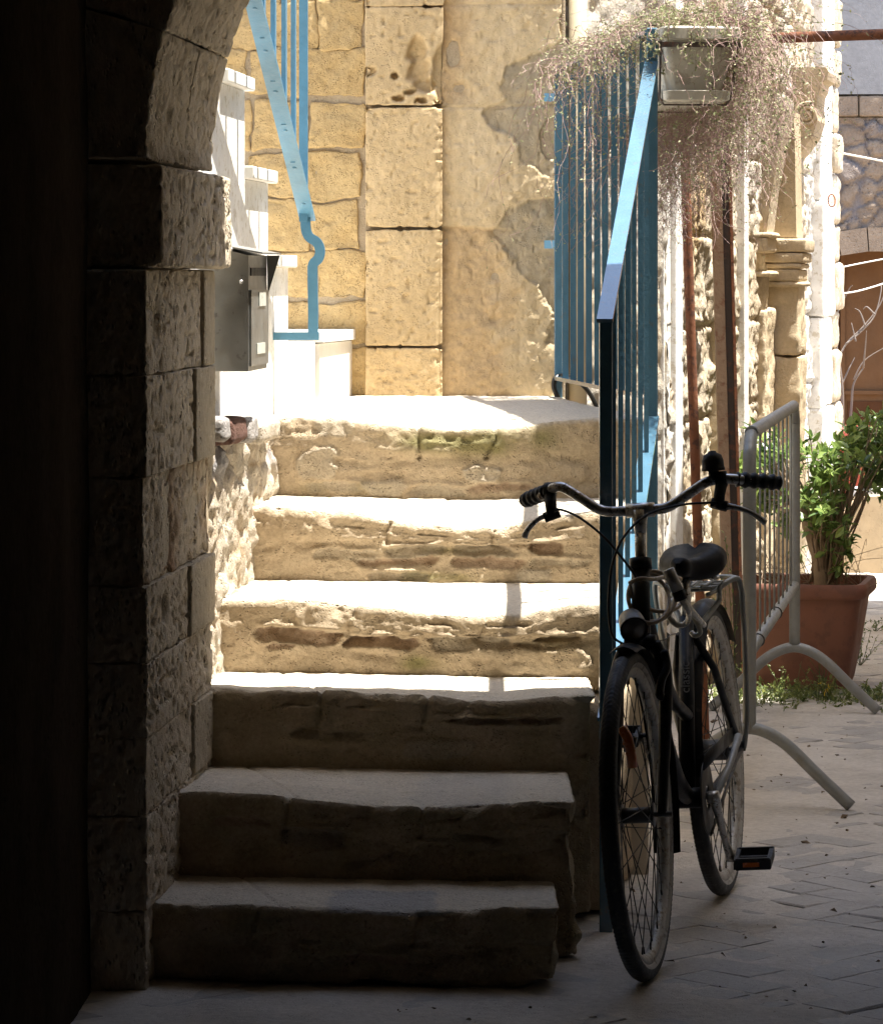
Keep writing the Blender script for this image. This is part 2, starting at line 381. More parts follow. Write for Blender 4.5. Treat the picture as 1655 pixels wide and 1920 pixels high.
# stones showing in the risers: photo x0, x1, y0, y1, depth (negative = sunk), colour
FEAT = {3: [(487, 639, 1181, 1203, -.020, 'red'), (654, 789, 1196, 1217, -.022, 'red'), (816, 961, 1192, 1219, -.014, 'grey'), (948, 1096, 1216, 1266, .006, ''), (1003, 1098, 1192, 1203, -.014, ''), (510, 560, 1206, 1214, -.010, 'red'), (560, 640, 1140, 1176, .004, '')],
        4: [(587, 704, 1031, 1049, -.011, 'grey'), (719, 826, 1022, 1045, -.010, 'grey'), (679, 819, 1047, 1059, -.013, 'red'), (694, 806, 1072, 1092, -.009, 'grey'), (846, 961, 1020, 1043, -.012, 'grey'), (844, 973, 1045, 1064, -.012, 'red'), (998, 1053, 1016, 1040, -.020, 'red'), (968, 1033, 1067, 1092, .004, 'grey'), (985, 1110, 1046, 1060, -.010, 'grey'), (520, 590, 950, 1000, .004, '')],
        5: [(559, 639, 844, 897, .006, 'grey'), (589, 659, 783, 820, .003, 'grey'), (876, 930, 874, 902, .007, 'grey'), (687, 754, 899, 930, .005, 'grey'), (764, 872, 912, 930, -.005, 'grey'), (873, 1000, 907, 924, -.010, 'red'), (1040, 1100, 870, 900, .004, ''), (560, 680, 905, 922, -.005, 'grey')],
        2: [(560, 700, 1372, 1392, -.010, ''), (850, 1050, 1340, 1352, -.012, 'red'), (760, 900, 1385, 1420, .005, 'grey')],
        1: [(530, 650, 1550, 1585, -.016, 'grey'), (770, 850, 1585, 1625, -.010, ''), (900, 1050, 1560, 1575, -.008, ''), (390, 490, 1540, 1556, -.008, 'red')],
        0: [(880, 960, 1770, 1785, -.010, ''), (470, 620, 1760, 1800, .005, ''), (640, 760, 1790, 1806, -.007, 'red')]}
def feats(V, k):
    Yf = ST[k][0]; D = 0 * V[:, 0]; A = {'grey': D * 0, 'red': D * 0}
    wx = .030 * fbm(V * np.array([14, 1, 30]), 4, 301 + k); wz = .009 * fbm(V * np.array([22, 1, 24]), 4, 303 + k) + .008 * fbm(V * np.array([7, 1, 5]), 2, 305)
    for (a, b, c, d_, dep, colr) in FEAT[k]:
        xm = PX((a + b) / 2, Yf); Ye = Yf + rot(xm); cx, cz, hx, hz_ = PX((a + b) / 2, Ye), PZ((c + d_) / 2, Ye), (b - a) / 2 * Ye / FPX, (d_ - c) / 2 * Ye / FPX
        q = np.abs((V[:, 0] + wx - cx) / hx) ** 5 + np.abs((V[:, 2] + wz - cz) / hz_) ** 4
        m = sst(1.5, .7, q); t_ = np.clip((V[:, 2] + wz - cz) / hz_ * .5 + .5, 0, 1); D = D + dep * m * (.25 + .9 * t_ if dep < 0 else 1) * (1 + .5 * fbm(V * 34, 3, 307))
        if dep < 0: D = D + .005 * np.exp(-((V[:, 2] + wz - cz - hz_ * 1.35) / (.007)) ** 2) * sst(1.15, .8, np.abs((V[:, 0] - cx) / hx))
        if colr: A[colr] = np.maximum(A[colr], m)
    return D, A
for k, (Yf, Zt, Xl, Xr) in enumerate(ST):
    Yb = ST[k + 1][0] + .06 if k < 5 else 11.85
    Zb = (0, 0, .0, ST[2][1] - .05, ST[3][1] - .05, ST[4][1] - .05)[k]
    Zp = ST[k - 1][1] if k else 0
    sag = (.020, .028, .020, .026, .056, .036)[k]; sagc = (.55, .55, .62, .62, .55, .5)[k]; H = Zt - Zp
    def prof(V, Xl=Xl, Xr=Xr, sag=sag, sagc=sagc, k=k):
        u = (V[:, 0] - Xl) / (Xr - Xl)
        s_ = sag * np.exp(-((u - sagc) / .27) ** 2) + .011 * fbm(np.stack([V[:, 0] * 6, V[:, 1] * 0 + k, V[:, 2] * 0], -1), 2, 70 + k)
        return s_ * np.exp(-np.maximum(V[:, 1] - ST[k][0], 0) / (.22 if k != 5 else .35))
    def disp(V, d, k=k, Zt=Zt, Zp=Zp, H=H, Xl=Xl, Xr=Xr):
        top = d[:, 2] > .75; front = d[:, 1] < -.5
        h = (V[:, 2] - Zp) / H
        coarse = .006 * fbm(V * np.array([5, 5, 9]), 3, 21 + k) + .0036 * fbm(V * np.array([20, 20, 34]), 3, 31 + k) + .0018 * fbm(V * 75, 2, 41 + k) + .006 * (.5 - np.abs(fbm(V * np.array([5, 5, 30]), 4, 131 + k))) * sst(-.2, .4, fbm(V * 4, 2, 137 + k)) - .020 * np.clip(vnoise(V * np.array([38, 30, 52]), 141 + k) - .76, 0, 1)
        # rubble courses in the lower part of the riser
        wu = V[:, 0] * 6.5 + .5 * fbm(V * 5, 2, 51 + k); wv = V[:, 2] * 19 + .55 * fbm(V * np.array([7, 3, 9]), 2, 61 + k)
        F1, F2, ID = worley(wu, wv, 80 + k)
        st = sst(.0, .5, F2 - F1); m = sst(.62, .5, h) * sst(.3, .7, ID)
        rel = m * (st * (.002 + .010 * ID))
        brow = .011 * sst(.5, .62, h) * (1 + .8 * fbm(V * np.array([4, 1, 1]), 2, 90 + k))      # upper slab stands proud, undercut below
        x = V[:, 0]
        gr = 0
        for (gx, gh, gl) in ((-.28, .50, .15), (.10, .42, .13), (.24, .55, .10), (-.1, .30, .09), (.0, .58, .07), (-.32, .25, .06), (.22, .22, .08)):
            gx2 = gx + .09 * math.sin(k * 3.1 + gh * 9); lvl = gh + .025 * np.sin(x * 13 + k * 2 + gx * 9) + .10 * fbm(V * np.array([11, 1, 1]), 4, 95 + k + int(gh * 50))
            gr = gr - (.020 if k in (3, 1) else .013) * np.clip(.6 + 1.1 * fbm(V * 15, 3, 97), 0, 1.6) * np.where(h > lvl, np.exp(-((h - lvl) / .018) ** 2), np.exp(-((h - lvl) / .07) ** 2)) * sst(gl, gl * .5, np.abs(x - gx2)) 
        jl = 0
        for jx in (Xl + (.24 + .03 * k) * (Xr - Xl), Xl + (.66 - .04 * (k % 3)) * (Xr - Xl)):
            jl = jl - .014 * np.exp(-((x - jx - .15 * (V[:, 2] - Zt) + .02 * fbm(V * 9, 2, 3)) / .006) ** 2) * (h > .5)
        D = coarse + np.where(front, rel * .35 + brow * .8 + gr * (.55 if k > 2 else .8) + jl + 1.5 * feats(V, k)[0], 0)
        edge = (np.abs(d[:, 2]) > .2) & front
        D = D - np.where(edge | (h > .8), .026 * np.clip(fbm(V * 12, 4, 15 + k) - .1, 0, 1), 0) * front
        corner = sst(Xr - .10, Xr, x) * (k < 4)
        D = D - corner * (.026 + .03 * np.clip(fbm(V * 7, 3, 19 + k), -1, 1)) * (1 - .75 * top)
        D = np.where(top, .0025 * fbm(V * np.array([9, 9, 1]), 3, 17 + k) + .0018 * fbm(V * 40, 3, 18) - .02 * np.clip(vnoise(V * np.array([60, 60, 1]), 19) - .78, 0, 1) - .006 * np.exp(-((x - (Xl + .3 * (Xr - Xl)) + .3 * (V[:, 1] - Yf)) / .004) ** 2), D)
        out = d * D[:, None]
        out[:, 2] -= prof(V) * sst(Zp + .4 * H, Zt, V[:, 2])
        return out
    def attr(V, d, k=k, Zt=Zt, Zp=Zp, H=H):
        h = (V[:, 2] - Zp) / H; x = V[:, 0]
        al = 0
        if k == 5: al = gauss(x, h, .02, .78, .16, .22) * 1.1 + .5 * gauss(x, h, .2, .8, .15, .2) + .4 * gauss(x, h, -.28, .1, .1, .08)
        elif k == 4: al = .9 * gauss(x, h, -.03, .06, .10, .07) + .5 * gauss(x, h, -.02, .42, .1, .05)
        elif k == 3: al = .8 * gauss(x, h, -.06, .14, .05, .12) + .3 * gauss(x, h, .25, .45, .1, .1)
        else: al = .25 + 0 * x
        al = np.clip(al * (1 + 1.2 * fbm(V * 14, 3, 5)) , 0, 1)
        wu = V[:, 0] * 6.5 + .5 * fbm(V * 5, 2, 51 + k); wv = V[:, 2] * 19 + .55 * fbm(V * np.array([7, 3, 9]), 2, 61 + k)
        F1, F2, ID = worley(wu, wv, 80 + k); st = sst(.0, .35, F2 - F1) * sst(.66, .5, h) * (d[:, 1] < -.4)
        gy = .6 * st * ((ID > .62) & (ID < .88)); rd = .4 * st * (ID >= .9)
        fa = feats(V, k)[1]; gy = np.maximum(gy * .3, .85 * fa['grey'] * (d[:, 1] < -.4)); rd = np.maximum(rd * .3, .8 * fa['red'] * (d[:, 1] < -.4))
        slate = 0 * x
        if k == 0: slate = .75 * sst(.125, .10, np.abs(x + .12 + .02 * fbm(V * 20, 2, 4))) * sst(7.865, 7.84, V[:, 1] + .015 * fbm(V * 22, 3, 9)) * (d[:, 2] > .5)
        if k == 1: slate = .3 * sst(-.07, -.03, x + .03 * fbm(V * 15, 2, 4)) * sst(.18, .12, x) * (d[:, 2] > .75)
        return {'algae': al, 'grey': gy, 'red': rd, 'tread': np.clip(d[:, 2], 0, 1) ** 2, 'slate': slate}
    mb = MB()
    def warp(V, k=k):
        V = V.copy()
        if k == 5:                      # the landing narrows towards the back wall
            f = sst(9.8, 11.8, V[:, 1]); V[:, 0] = np.where(V[:, 0] > 0, V[:, 0] * (1 - .30 * f), V[:, 0])
        V[:, 1] += rot(V[:, 0]); return V
    rough_block(mb, (Xl - .08, Yf, Zb), (Xr, Yb, Zt), (.0048 if k < 5 else .0058), .019, disp, warp, 'yXZ', attr=attr)
    mb.build('step', M['step'], stair)
mb = MB()
rough_block(mb, (.15, 8.5, 0), (.40, 9.4, .49), .03, .03, lambda V, d: .012 * fbm(V * 8, 3, 4), lambda V: V + np.stack([.13 * (V[:, 1] - 8.5), 0 * V[:, 0], 0 * V[:, 0]], -1), 'xXyYZ')
for (ya, yb, zz) in ((9.42, 9.95, .66), (9.955, 11.6, .86)): rough_block(mb, (.10, ya, 0), (.50, yb, zz), .05, .03, lambda V, d: .012 * fbm(V * 8, 3, 4), None, 'xXyYZ')
mb.build('flank_masonry', M['step'], stair)
mb = MB(); mb.bbox((PX(1176, 9.05), 9.05, -.01), (PX(1216, 9.05), 9.30, .56), .008); mb.build('plastered_footing', M['roof'], stair, smooth=False)

# ------------------------------------------------------------------ the archway: pier, impost, arch ring, wall above, passage
arch = thing('stone_archway', 'dark rough limestone archway with blocky pier framing the left of the stairs', 'archway', (-.8, 7.6, 0))
YN, YF, RA, XC, ZS = 7.60, 8.52, .96, .34, 1.75
def revX(Y): return -.62 + .084 * (Y - YN)
def pierdisp(amp, seed, smooth=0, holes=()):
    def f(V, d):
        big = amp * (.9 * fbm(V * np.array([7, 5, 7]), 3, seed) + .5 * fbm(V * np.array([22, 14, 20]), 3, seed + 3))
        pit = -np.clip(vnoise(V * np.array([120, 52, 84]), seed + 5) - .60, 0, 1) * .030 * (1 - smooth) - np.clip(vnoise(V * np.array([60, 24, 46]), seed + 6) - .74, 0, 1) * .06 * (1 - smooth)
        r = big * (1 - .6 * smooth) + pit
        for (hy, hz, sy, sz, dp) in holes: r = r - dp * gauss(V[:, 1] + .03 * fbm(V * 14, 2, 2), V[:, 2], hy, hz, sy, sz)
        return r
    return f
def pw(V):
    V = V.copy(); V[:, 0] += .084 * (V[:, 1] - YN); V[:, 1] += 0; return V
pm = MB()
zc = [0, .168, .368, .53, .69, .852, 1.08, 1.295, 1.519]
for q in range(len(zc) - 1):
    z0, z1 = zc[q], zc[q + 1]; sd = 200 + q * 7; gp = .0004
    xo = (-.002, .003, .000, .003, .001, -.006, .001, .0)[q]
    split = (None, None, 8.22, None, 8.16, None, 8.24, 8.36)[q]
    hol = ((), (), (), (), ((7.86, .78, .03, .022, .05),), ((7.93, 1.0, .035, .12, .055), (7.75, .98, .03, .03, .03), (8.3, .97, .05, .03, .03)), (), ((7.75, 1.4, .05, .05, .02),))[q]
    if split is None:
        rough_block(pm, (-1.05, YN, z0 + gp), (-.62 + xo, YF, z1 - gp), .0065, .0045, pierdisp(.007 if q == 5 else .0032, sd, 0, hol), pw, 'XyYzZ', attr=lambda V, d, q=q: {'rust': np.clip((.8 if q in (5,) else .15) * fbm(V * 5, 3, 6 + q) * 1.6, 0, 1)})
    else:
        rough_block(pm, (-1.05, YN, z0 + gp), (-.62 + xo, split - .0025, z1 - gp), .0065, .0045, pierdisp(.003, sd, 0, hol), pw, 'XyYzZ')
        rough_block(pm, (-1.05, split + .0025, z0 + gp), (-.612 + xo, YF + .012, z1 - gp), .010, .005, pierdisp(.003, sd + 3, .7), pw, 'XyYzZ', attr=lambda V, d: {'smooth': np.ones(len(V))})
rough_block(pm, (-1.05, YN + .02, 0), (-.634, YF - .02, 1.52), .05, .01, None, pw, 'XyYzZ', attr=lambda V, d: {'smooth': np.ones(len(V)) * .5})
pm.build('pier', M['pier'], arch)
pm = MB()
rough_block(pm, (-1.05, YN + .04, 1.523), (-.592, YF + .14, 1.742), .008, .010, pierdisp(.003, 310, 0, ((8.4, 1.65, .012, .08, .012),)), pw, 'XyYzZ')
pm.build('impost', M['pier'], arch)
am = MB()
na = 11; th = np.linspace(math.pi, 0, na + 1)
for q in range(na):                      # voussoirs, each a block of its own depth
    rr_ = random.Random(40 + q); off = rr_.uniform(-.003, .003); t0, t1 = th[q] - .0015, th[q + 1] + .0015
    a_ = abs(t1 - t0)
    cut = [(YN - .0, YF)] if q not in (0,) else [(YN, 8.11), (8.125, YF)]
    for (ya, yb) in cut:
        def vw(V, t0=t0, t1=t1, off=off):
            t = t0 + (t1 - t0) * V[:, 0]; r = RA + off + V[:, 2]
            o = np.stack([XC + r * np.cos(t), V[:, 1], ZS + r * np.sin(t)], -1); o[:, 0] += .084 * (o[:, 1] - YN); return o
        # block in (fraction, Y, radius) space; work in metres then normalise
        w_ = RA * a_
        def vd(V, d, q=q, w_=w_): return pierdisp(.003, 400 + q * 5, .2)(V + np.array([q * 3., 0, 0]), d)
        rough_block(am, (0, ya + .002, 0), (w_, yb + (.03 if q == 0 and ya > 8 else 0), .34), .010, .006, vd, lambda V, w_=w_, vw=vw: vw(V / np.array([w_, 1, 1])), 'xXyYzZ')
am.build('arch_ring', M['pier'], arch)
# wall above and beside the arch, with the opening left free
fm = MB()
tt = np.linspace(math.pi, 0, 25); R2 = RA + .30
inn = [(-1.0 + .06, 0.0 + ZS - .02)] if False else []
ring = [(XC + R2 * math.cos(t), ZS + R2 * math.sin(t)) for t in tt]
outer = []
XL, XR, ZT = -5.5, 6.0, 6.6
for (x, z) in ring:
    t = math.atan2(z - ZS, x - XC); cx_, sz_ = math.cos(t), math.sin(t)
    s_ = min([v for v in ((XR - XC) / cx_ if cx_ > 1e-6 else 1e9, (XL - XC) / cx_ if cx_ < -1e-6 else 1e9, (ZT - ZS) / sz_ if sz_ > 1e-6 else 1e9)])
    outer.append((XC + s_ * cx_, ZS + s_ * sz_))
for yy, fl in ((YN + .01, False), (YF - .01, True)):
    G = np.array([[(x, yy + (rot(x) - rot(-.6)) * (1 if fl else 1), z) for (x, z) in L] for L in (ring, outer)]); fm.grid(G, flip=fl)
G = np.array([[(x, y + rot(x) - rot(-.6), z) for (x, z) in outer] for y in (YN + .01, YF - .01)]); fm.grid(G)
G = np.array([[(x, y + rot(x) - rot(-.6), z) for (x, z) in ring] for y in (YN + .01, YF - .01)]); fm.grid(G, flip=True)
def sh(lo, hi):
    V = []
    for z in (lo[2], hi[2]):
        for x, y in ((lo[0], lo[1]), (hi[0], lo[1]), (hi[0], hi[1]), (lo[0], hi[1])): V.append((x, y + rot(x) - rot(-.6), z))
    return V
fm.hexa(sh((XL, YN + .01, -.02), (-1.0, YF - .01, ZS - .01))); fm.hexa(sh((XC + R2, YN + .01, -.02), (XR, YF - .01, ZS - .01)))
fm.build('wall', M['pier'], arch, smooth=False)
pm = MB(); rough_block(pm, (1.385, YN - .1, 0), (1.66, YF - .02, ZS), .03, .02, pierdisp(.006, 500), None, 'xXyYZ'); pm.build('pier', M['pier'], arch)
# passage the camera stands in
ps = thing('vaulted_passage', 'shade-darkened plastered side wall of the covered passage at the left edge', 'passage', (-.8, 3, 0))
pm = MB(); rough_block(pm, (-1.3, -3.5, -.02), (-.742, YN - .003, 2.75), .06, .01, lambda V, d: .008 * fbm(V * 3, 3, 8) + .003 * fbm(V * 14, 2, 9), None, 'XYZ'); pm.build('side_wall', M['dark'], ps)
pm = MB(); pm.box((1.95, -3.5, -.02), (2.5, YN - .005, 2.75)); pm.build('side_wall', M['vault'], ps, smooth=False)
pm = MB(); pm.box((-5.5, -4.0, 2.76), (6.0, YN + .05, 3.1)); pm.build('ceiling', M['vault'], ps, smooth=False)
pm = MB(); pm.box((-5.5, -4.0, -.02), (6.0, -3.51, 2.755)); pm.build('end_wall', M['vault'], ps, smooth=False)

# ------------------------------------------------------------------ rubble wall between pier and landing
rw = thing('rubble_wall', 'rough sunlit rubble wall under the white plaster beside the upper steps', 'wall', (-.6, 9, .5))
Ys = np.arange(8.46, 10.5, .0085); Zs = np.arange(.35, 1.17, .0075); Y, Z = np.meshgrid(Ys, Zs, indexing='ij'); p = np.stack([Y * 0, Y, Z], -1)
F1, F2, ID = worley(Y * 5 + .4 * fbm(p * 4, 2, 1), Z * 10 + .5 * fbm(p * 5, 2, 2), 6)
D = sst(.0, .5, F2 - F1) * (.004 + .010 * ID) + .008 * fbm(p * np.array([1, 12, 14]), 4, 4) + .009 * fbm(p * np.array([1, 34, 38]), 4, 5)
topz = 1.132 - .03 * sst(9.2, 9.7, Y) + .006 * fbm(p * 6, 2, 8)
D -= .05 * gauss(Y, Z, 8.62, .92, .05, .12)
G = np.stack([wallX(Y) - .035 + D, Y, np.minimum(Z, topz)], -1)
mb = MB(); mb.grid(G, at={'earth': np.clip(sst(.14, .0, F2 - F1) * .5 + .5 * fbm(p * 6, 3, 3), 0, 1), 'grey': (ID > .75) * sst(.95, 1.05, Z), 'red': 0 * Y})
mb.build('rubble_face', M['rubble'], rw)
mb = MB(); mb.box((-1.4, 8.56, 0), (-.56, 10.6, 1.10), M=None); mb.build('core', M['mortar'], rw, smooth=False)
for (a, b, c, d, mt) in ((402, 418, 782, 826, 'grey'), (420, 452, 784, 830, 'red'), (456, 478, 782, 828, 'grey'), (486, 532, 790, 826, 'white')):
    mb = MB(); y0 = 8.62 + (a - 402) / 140 * 1.15; y1 = 8.62 + (b - 402) / 140 * 1.15
    ym = (y0 + y1) / 2; x = wallX(ym)
    rough_block(mb, (x - .09, y0, PZ(d, ym)), (x + .012, y1, PZ(c, ym)), .012, .014, lambda V, d: .005 * fbm(V * 26, 3, 2), lambda V, ym=ym: V + np.stack([.084 * (V[:, 1] - ym), 0 * V[:, 0], 0 * V[:, 0]], -1), 'xXyYzZ',
                attr=lambda V, d, mt=mt: {'red': np.full(len(V), 1. if mt == 'red' else 0.), 'grey': np.full(len(V), .8 if mt == 'grey' else 0.)})
    mb.build('brick', M['rubble'], rw)

# ------------------------------------------------------------------ white upper flight on the left
wf = thing('white_staircase', 'white plastered upper staircase with marble treads climbing at the left above the landing', 'staircase', (-.6, 10, 1.1))
steps_w = [(10.51, 11.17, 1.335), (10.07, 10.51, 1.563), (9.60, 10.07, 1.797), (9.14, 9.60, 2.031), (8.545, 9.14, 2.265)]
poly = [(8.545, 1.115), (11.17, 1.08)]
for (a, b, z) in steps_w: poly += [(b, z - .036), (a, z - .036)]
ex = MB(); n_ = len(poly)
out_ = [(strX(y), y, z) for y, z in poly]; in_ = [(strX(y) - 1.0, y, z) for y, z in poly]
ex.add(out_ + in_, [tuple(range(n_)), tuple(range(2 * n_ - 1, n_ - 1, -1))] + [(k, k + n_, (k + 1) % n_ + n_, (k + 1) % n_) for k in range(n_)])
ex.build('string_wall', M['white'], wf, smooth=False)
for (a, b, z) in steps_w[1:]:
    t = MB(); e = .024; G = []
    for V, q in rounded((-1.0, a + .002, -.0345), (e, b + .03, 0), None, .004, 2):
        V = V + np.stack([strX(V[:, 1]), 0 * V[:, 0], np.full(len(V), z)], -1); t.add(V, q)
    t.build('tread', M['marble'], wf, smooth=False)
# the bottom step is a marble-clad block
b0, b1 = np.array([-.378, 11.2]), np.array([-.290, 11.74])
t = MB(); pts = [(b0[0], b0[1]), (b1[0], b1[1]), (-1.4, 11.74), (-1.4, 11.2)]
t.hexa([(x, y, 1.08) for x, y in pts] + [(x, y, 1.293) for x, y in pts]); t.build('riser_block', M['marble'], wf, smooth=False)
t = MB(); pts = [(b0[0] + .012, b0[1] - .012), (b1[0] + .012, b1[1]), (-1.4, 11.74), (-1.4, 11.188)]
t.hexa([(x, y, 1.297) for x, y in pts] + [(x, y, 1.330) for x, y in pts]); t.build('tread', M['marble'], wf, smooth=False)

# mailbox on the white wall
mx = thing('mailbox', 'grey steel mailbox with sloping hood fixed on the white plaster wall', 'mailbox', (-.55, 8.8, 1.27))
def mp(o, y, z): return (strX(y) + o + (.02 if o > .05 else 0), y, z)
y0, y1, zb, zt = 8.80, 9.14, 1.272, 1.555
t = MB(); t.hexa([mp(.002, y0, zb), mp(.10, y0, zb), mp(.10, y1, zb), mp(.002, y1, zb), mp(.002, y0, zt + .03), mp(.10, y0, zt), mp(.10, y1, zt), mp(.002, y1, zt + .03)]); t.build('body', M['steel'], mx, smooth=False)
t = MB(); t.hexa([mp(0, y0 - .004, zt + .032), mp(.135, y0 - .004, zt + .003), mp(.135, y1 + .004, zt + .003), mp(0, y1 + .004, zt + .032), mp(0, y0 - .004, zt + .036), mp(.135, y0 - .004, zt + .007), mp(.135, y1 + .004, zt + .007), mp(0, y1 + .004, zt + .036)])
t.add([mp(.10, y1, zt + .002), mp(.133, y1, zt + .002), mp(.102, y1, zt - .10), mp(.10, y1 + .003, zt + .002), mp(.133, y1 + .003, zt + .002), mp(.102, y1 + .003, zt - .10)], [(0, 1, 2), (5, 4, 3), (0, 3, 4, 1), (1, 4, 5, 2), (2, 5, 3, 0)])
t.build('hood', M['steel'], mx, smooth=False)
t = MB(); t.hexa([mp(.1005, y0 + .012, zb + .012), mp(.106, y0 + .012, zb + .012), mp(.106, y1 - .012, zb + .012), mp(.1005, y1 - .012, zb + .012), mp(.1005, y0 + .012, zt - .085), mp(.106, y0 + .012, zt - .085), mp(.106, y1 - .012, zt - .085), mp(.1005, y1 - .012, zt - .085)])
dr = t.build('door', M['steel'], mx, smooth=False)
t = MB(); t.hexa([mp(.1005, y0 + .03, zt - .05), mp(.103, y0 + .03, zt - .05), mp(.103, y1 - .03, zt - .05), mp(.1005, y1 - .03, zt - .05), mp(.1005, y0 + .03, zt - .03), mp(.103, y0 + .03, zt - .03), mp(.103, y1 - .03, zt - .03), mp(.1005, y1 - .03, zt - .03)]); t.build('letter_slot', M['black'], mx, smooth=False)  # raised black plate stands in for the shade inside the slot
for (ya, yb, za, zb_) in ((8.94, 9.06, 1.43, 1.465), (8.90, 9.05, 1.312, 1.338)):
    t = MB(); t.hexa([mp(.1062, ya, za), mp(.1085, ya, za), mp(.1085, yb, za), mp(.1062, yb, za), mp(.1062, ya, zb_), mp(.1085, ya, zb_), mp(.1085, yb, zb_), mp(.1062, yb, zb_)]); t.build('name_plate', M['label'], mx, smooth=False)
for (px, py) in ((433, 467), (452, 528)):
    t = MB(); t.lathe([(.0, -.003), (.005, -.002), (.005, .002)], P(px, py, 8.798), (0, 1, 0), 10); t.build('screw', M['chrome'], mx)

# left pale blue railing
lr = thing('pale_blue_railing', 'pale blue flat bar railing rising at the left over the white staircase', 'railing', (-.4, 10.2, 1.33))
def lrX(Y): return strX(Y) + .095
def lrZ(Y): return 1.672 + .473 * (10.18 - Y)
t = MB(); a = (lrX(10.2), 10.2, lrZ(10.2)); b = (lrX(8.6), 8.6, lrZ(8.6)); t.bar(a, b, .044, .008, (0, 0, 1)); t.build('bottom_rail', M['lblue'], lr, smooth=False)
for yy in np.arange(9.1, 10.15, .2):
    t = MB(); t.lathe([(.0065, 0), (.006, -.0012), (.004, -.002), (0, -.0024)], (lrX(yy), yy, lrZ(yy) - .0044), (0, .42, .9), 12); t.build('rivet', M['lblue'], lr)
t = MB(); t.bar((lrX(10.2), 10.2, lrZ(10.2) + 1.0), (lrX(8.6), 8.6, lrZ(8.6) + 1.0), .045, .01); t.build('handrail', M['lblue'], lr, smooth=False)
for yy in (9.05, 9.25, 9.46, 9.68, 9.88):
    t = MB(); t.bar((lrX(yy), yy, lrZ(yy)), (lrX(yy), yy, lrZ(yy) + 1.0), .012, .028, (.084, 1, 0)); t.build('baluster', M['lblue'], lr, smooth=False)
t = MB(); t.bar((PX(569, 10.17), 10.17, lrZ(10.17) - .02), (PX(569, 10.17), 10.17, lrZ(10.17) + 1.0), .024, .03, (0, 1, 0)); t.build('post', M['lblue'], lr, smooth=False)
pth = spline([P(x, y, 10.19) for x, y in ((574, 398), (573, 425), (579, 443), (594, 454), (600, 469), (597, 484), (587, 496), (586, 520), (587, 580), (587, 637))], 8)
t = MB(); t.sweep(pth, [(-.014, -.014), (-.014, .014), (.014, .014), (.014, -.014)], up=(0, 1, 0)); t.build('scroll_bracket', M['lblue'], lr, smooth=False)
t = MB(); t.bar((strX(10.19) - .02, 10.19, PZ(630, 10.19)), (PX(598, 10.19), 10.19, PZ(630, 10.19)), .03, .022); t.build('base_bar', M['lblue'], lr, smooth=False)

# ------------------------------------------------------------------ back wall of the landing
bw = thing('landing_back_wall', 'golden limestone wall with pitted pilaster and patched plaster closing the sunny landing', 'wall', (0, 11.7, 1.1))
def bxp(px): return PX(px, 11.7)
def bzp(py): return PZ(py, 11.7)
mb = MB()
for V, q, d, ax, sgn in rounded((-1.6, -.35, .9), (.40, -.028, 4.3), .25, .01):
    V = V.copy(); V[:, 1] *= -1; V[:, 1] += 11.70 + rot(V[:, 0]); mb.add(V, [k[::-1] for k in q])
mb.build('core', M['mortar'], bw, smooth=False)
def bwarp(V): V = V.copy(); V[:, 1] += 11.70 + rot(V[:, 0]); return V
def gwarp(V):
    q = V * np.array([1, 0, 1]); V = V.copy(); V[:, 0] += .016 * fbm(q * 8, 3, 41); V[:, 2] += .014 * fbm(q * 8, 3, 43); V[:, 1] += 11.70 + rot(V[:, 0]); return V
rows = [(-84, 0), (4, 84), (90, 172), (190, 274), (290, 370), (379, 467), (475, 556), (571, 640), (652, 738)]
mb = MB(); rr = random.Random(5)
for q, (a, b) in enumerate(rows):
    xr = (683, 676, 683, 683, 674, 668, 680, 690, 682)[q]; xl = (640, 600, 575, 585, 577, 583, 594, 598, 600)[q]
    for (l_, r_) in ((xl, xr), (xl - 112, xl - 9), (xl - 240, xl - 122)):
        sd = 600 + q * 5 + int(l_)
        rough_block(mb, (bxp(l_ - 2), .017, bzp(b + 3)), (bxp(r_ + 2), .2, bzp(a - 3)), .007, .006, lambda V, d, sd=sd: .009 * fbm(V * np.array([13, 3, 13]), 3, sd) + .003 * fbm(V * 45, 3, sd + 1) - .03 * np.clip(vnoise(V * 60, sd) - .8, 0, 1), gwarp, 'xXyzZ')
mb.build('golden_block', M['gold'], bw)
PR = [(-200, 11), (13, 197), (201, 426), (430, 648), (652, 752)]
mb = MB()
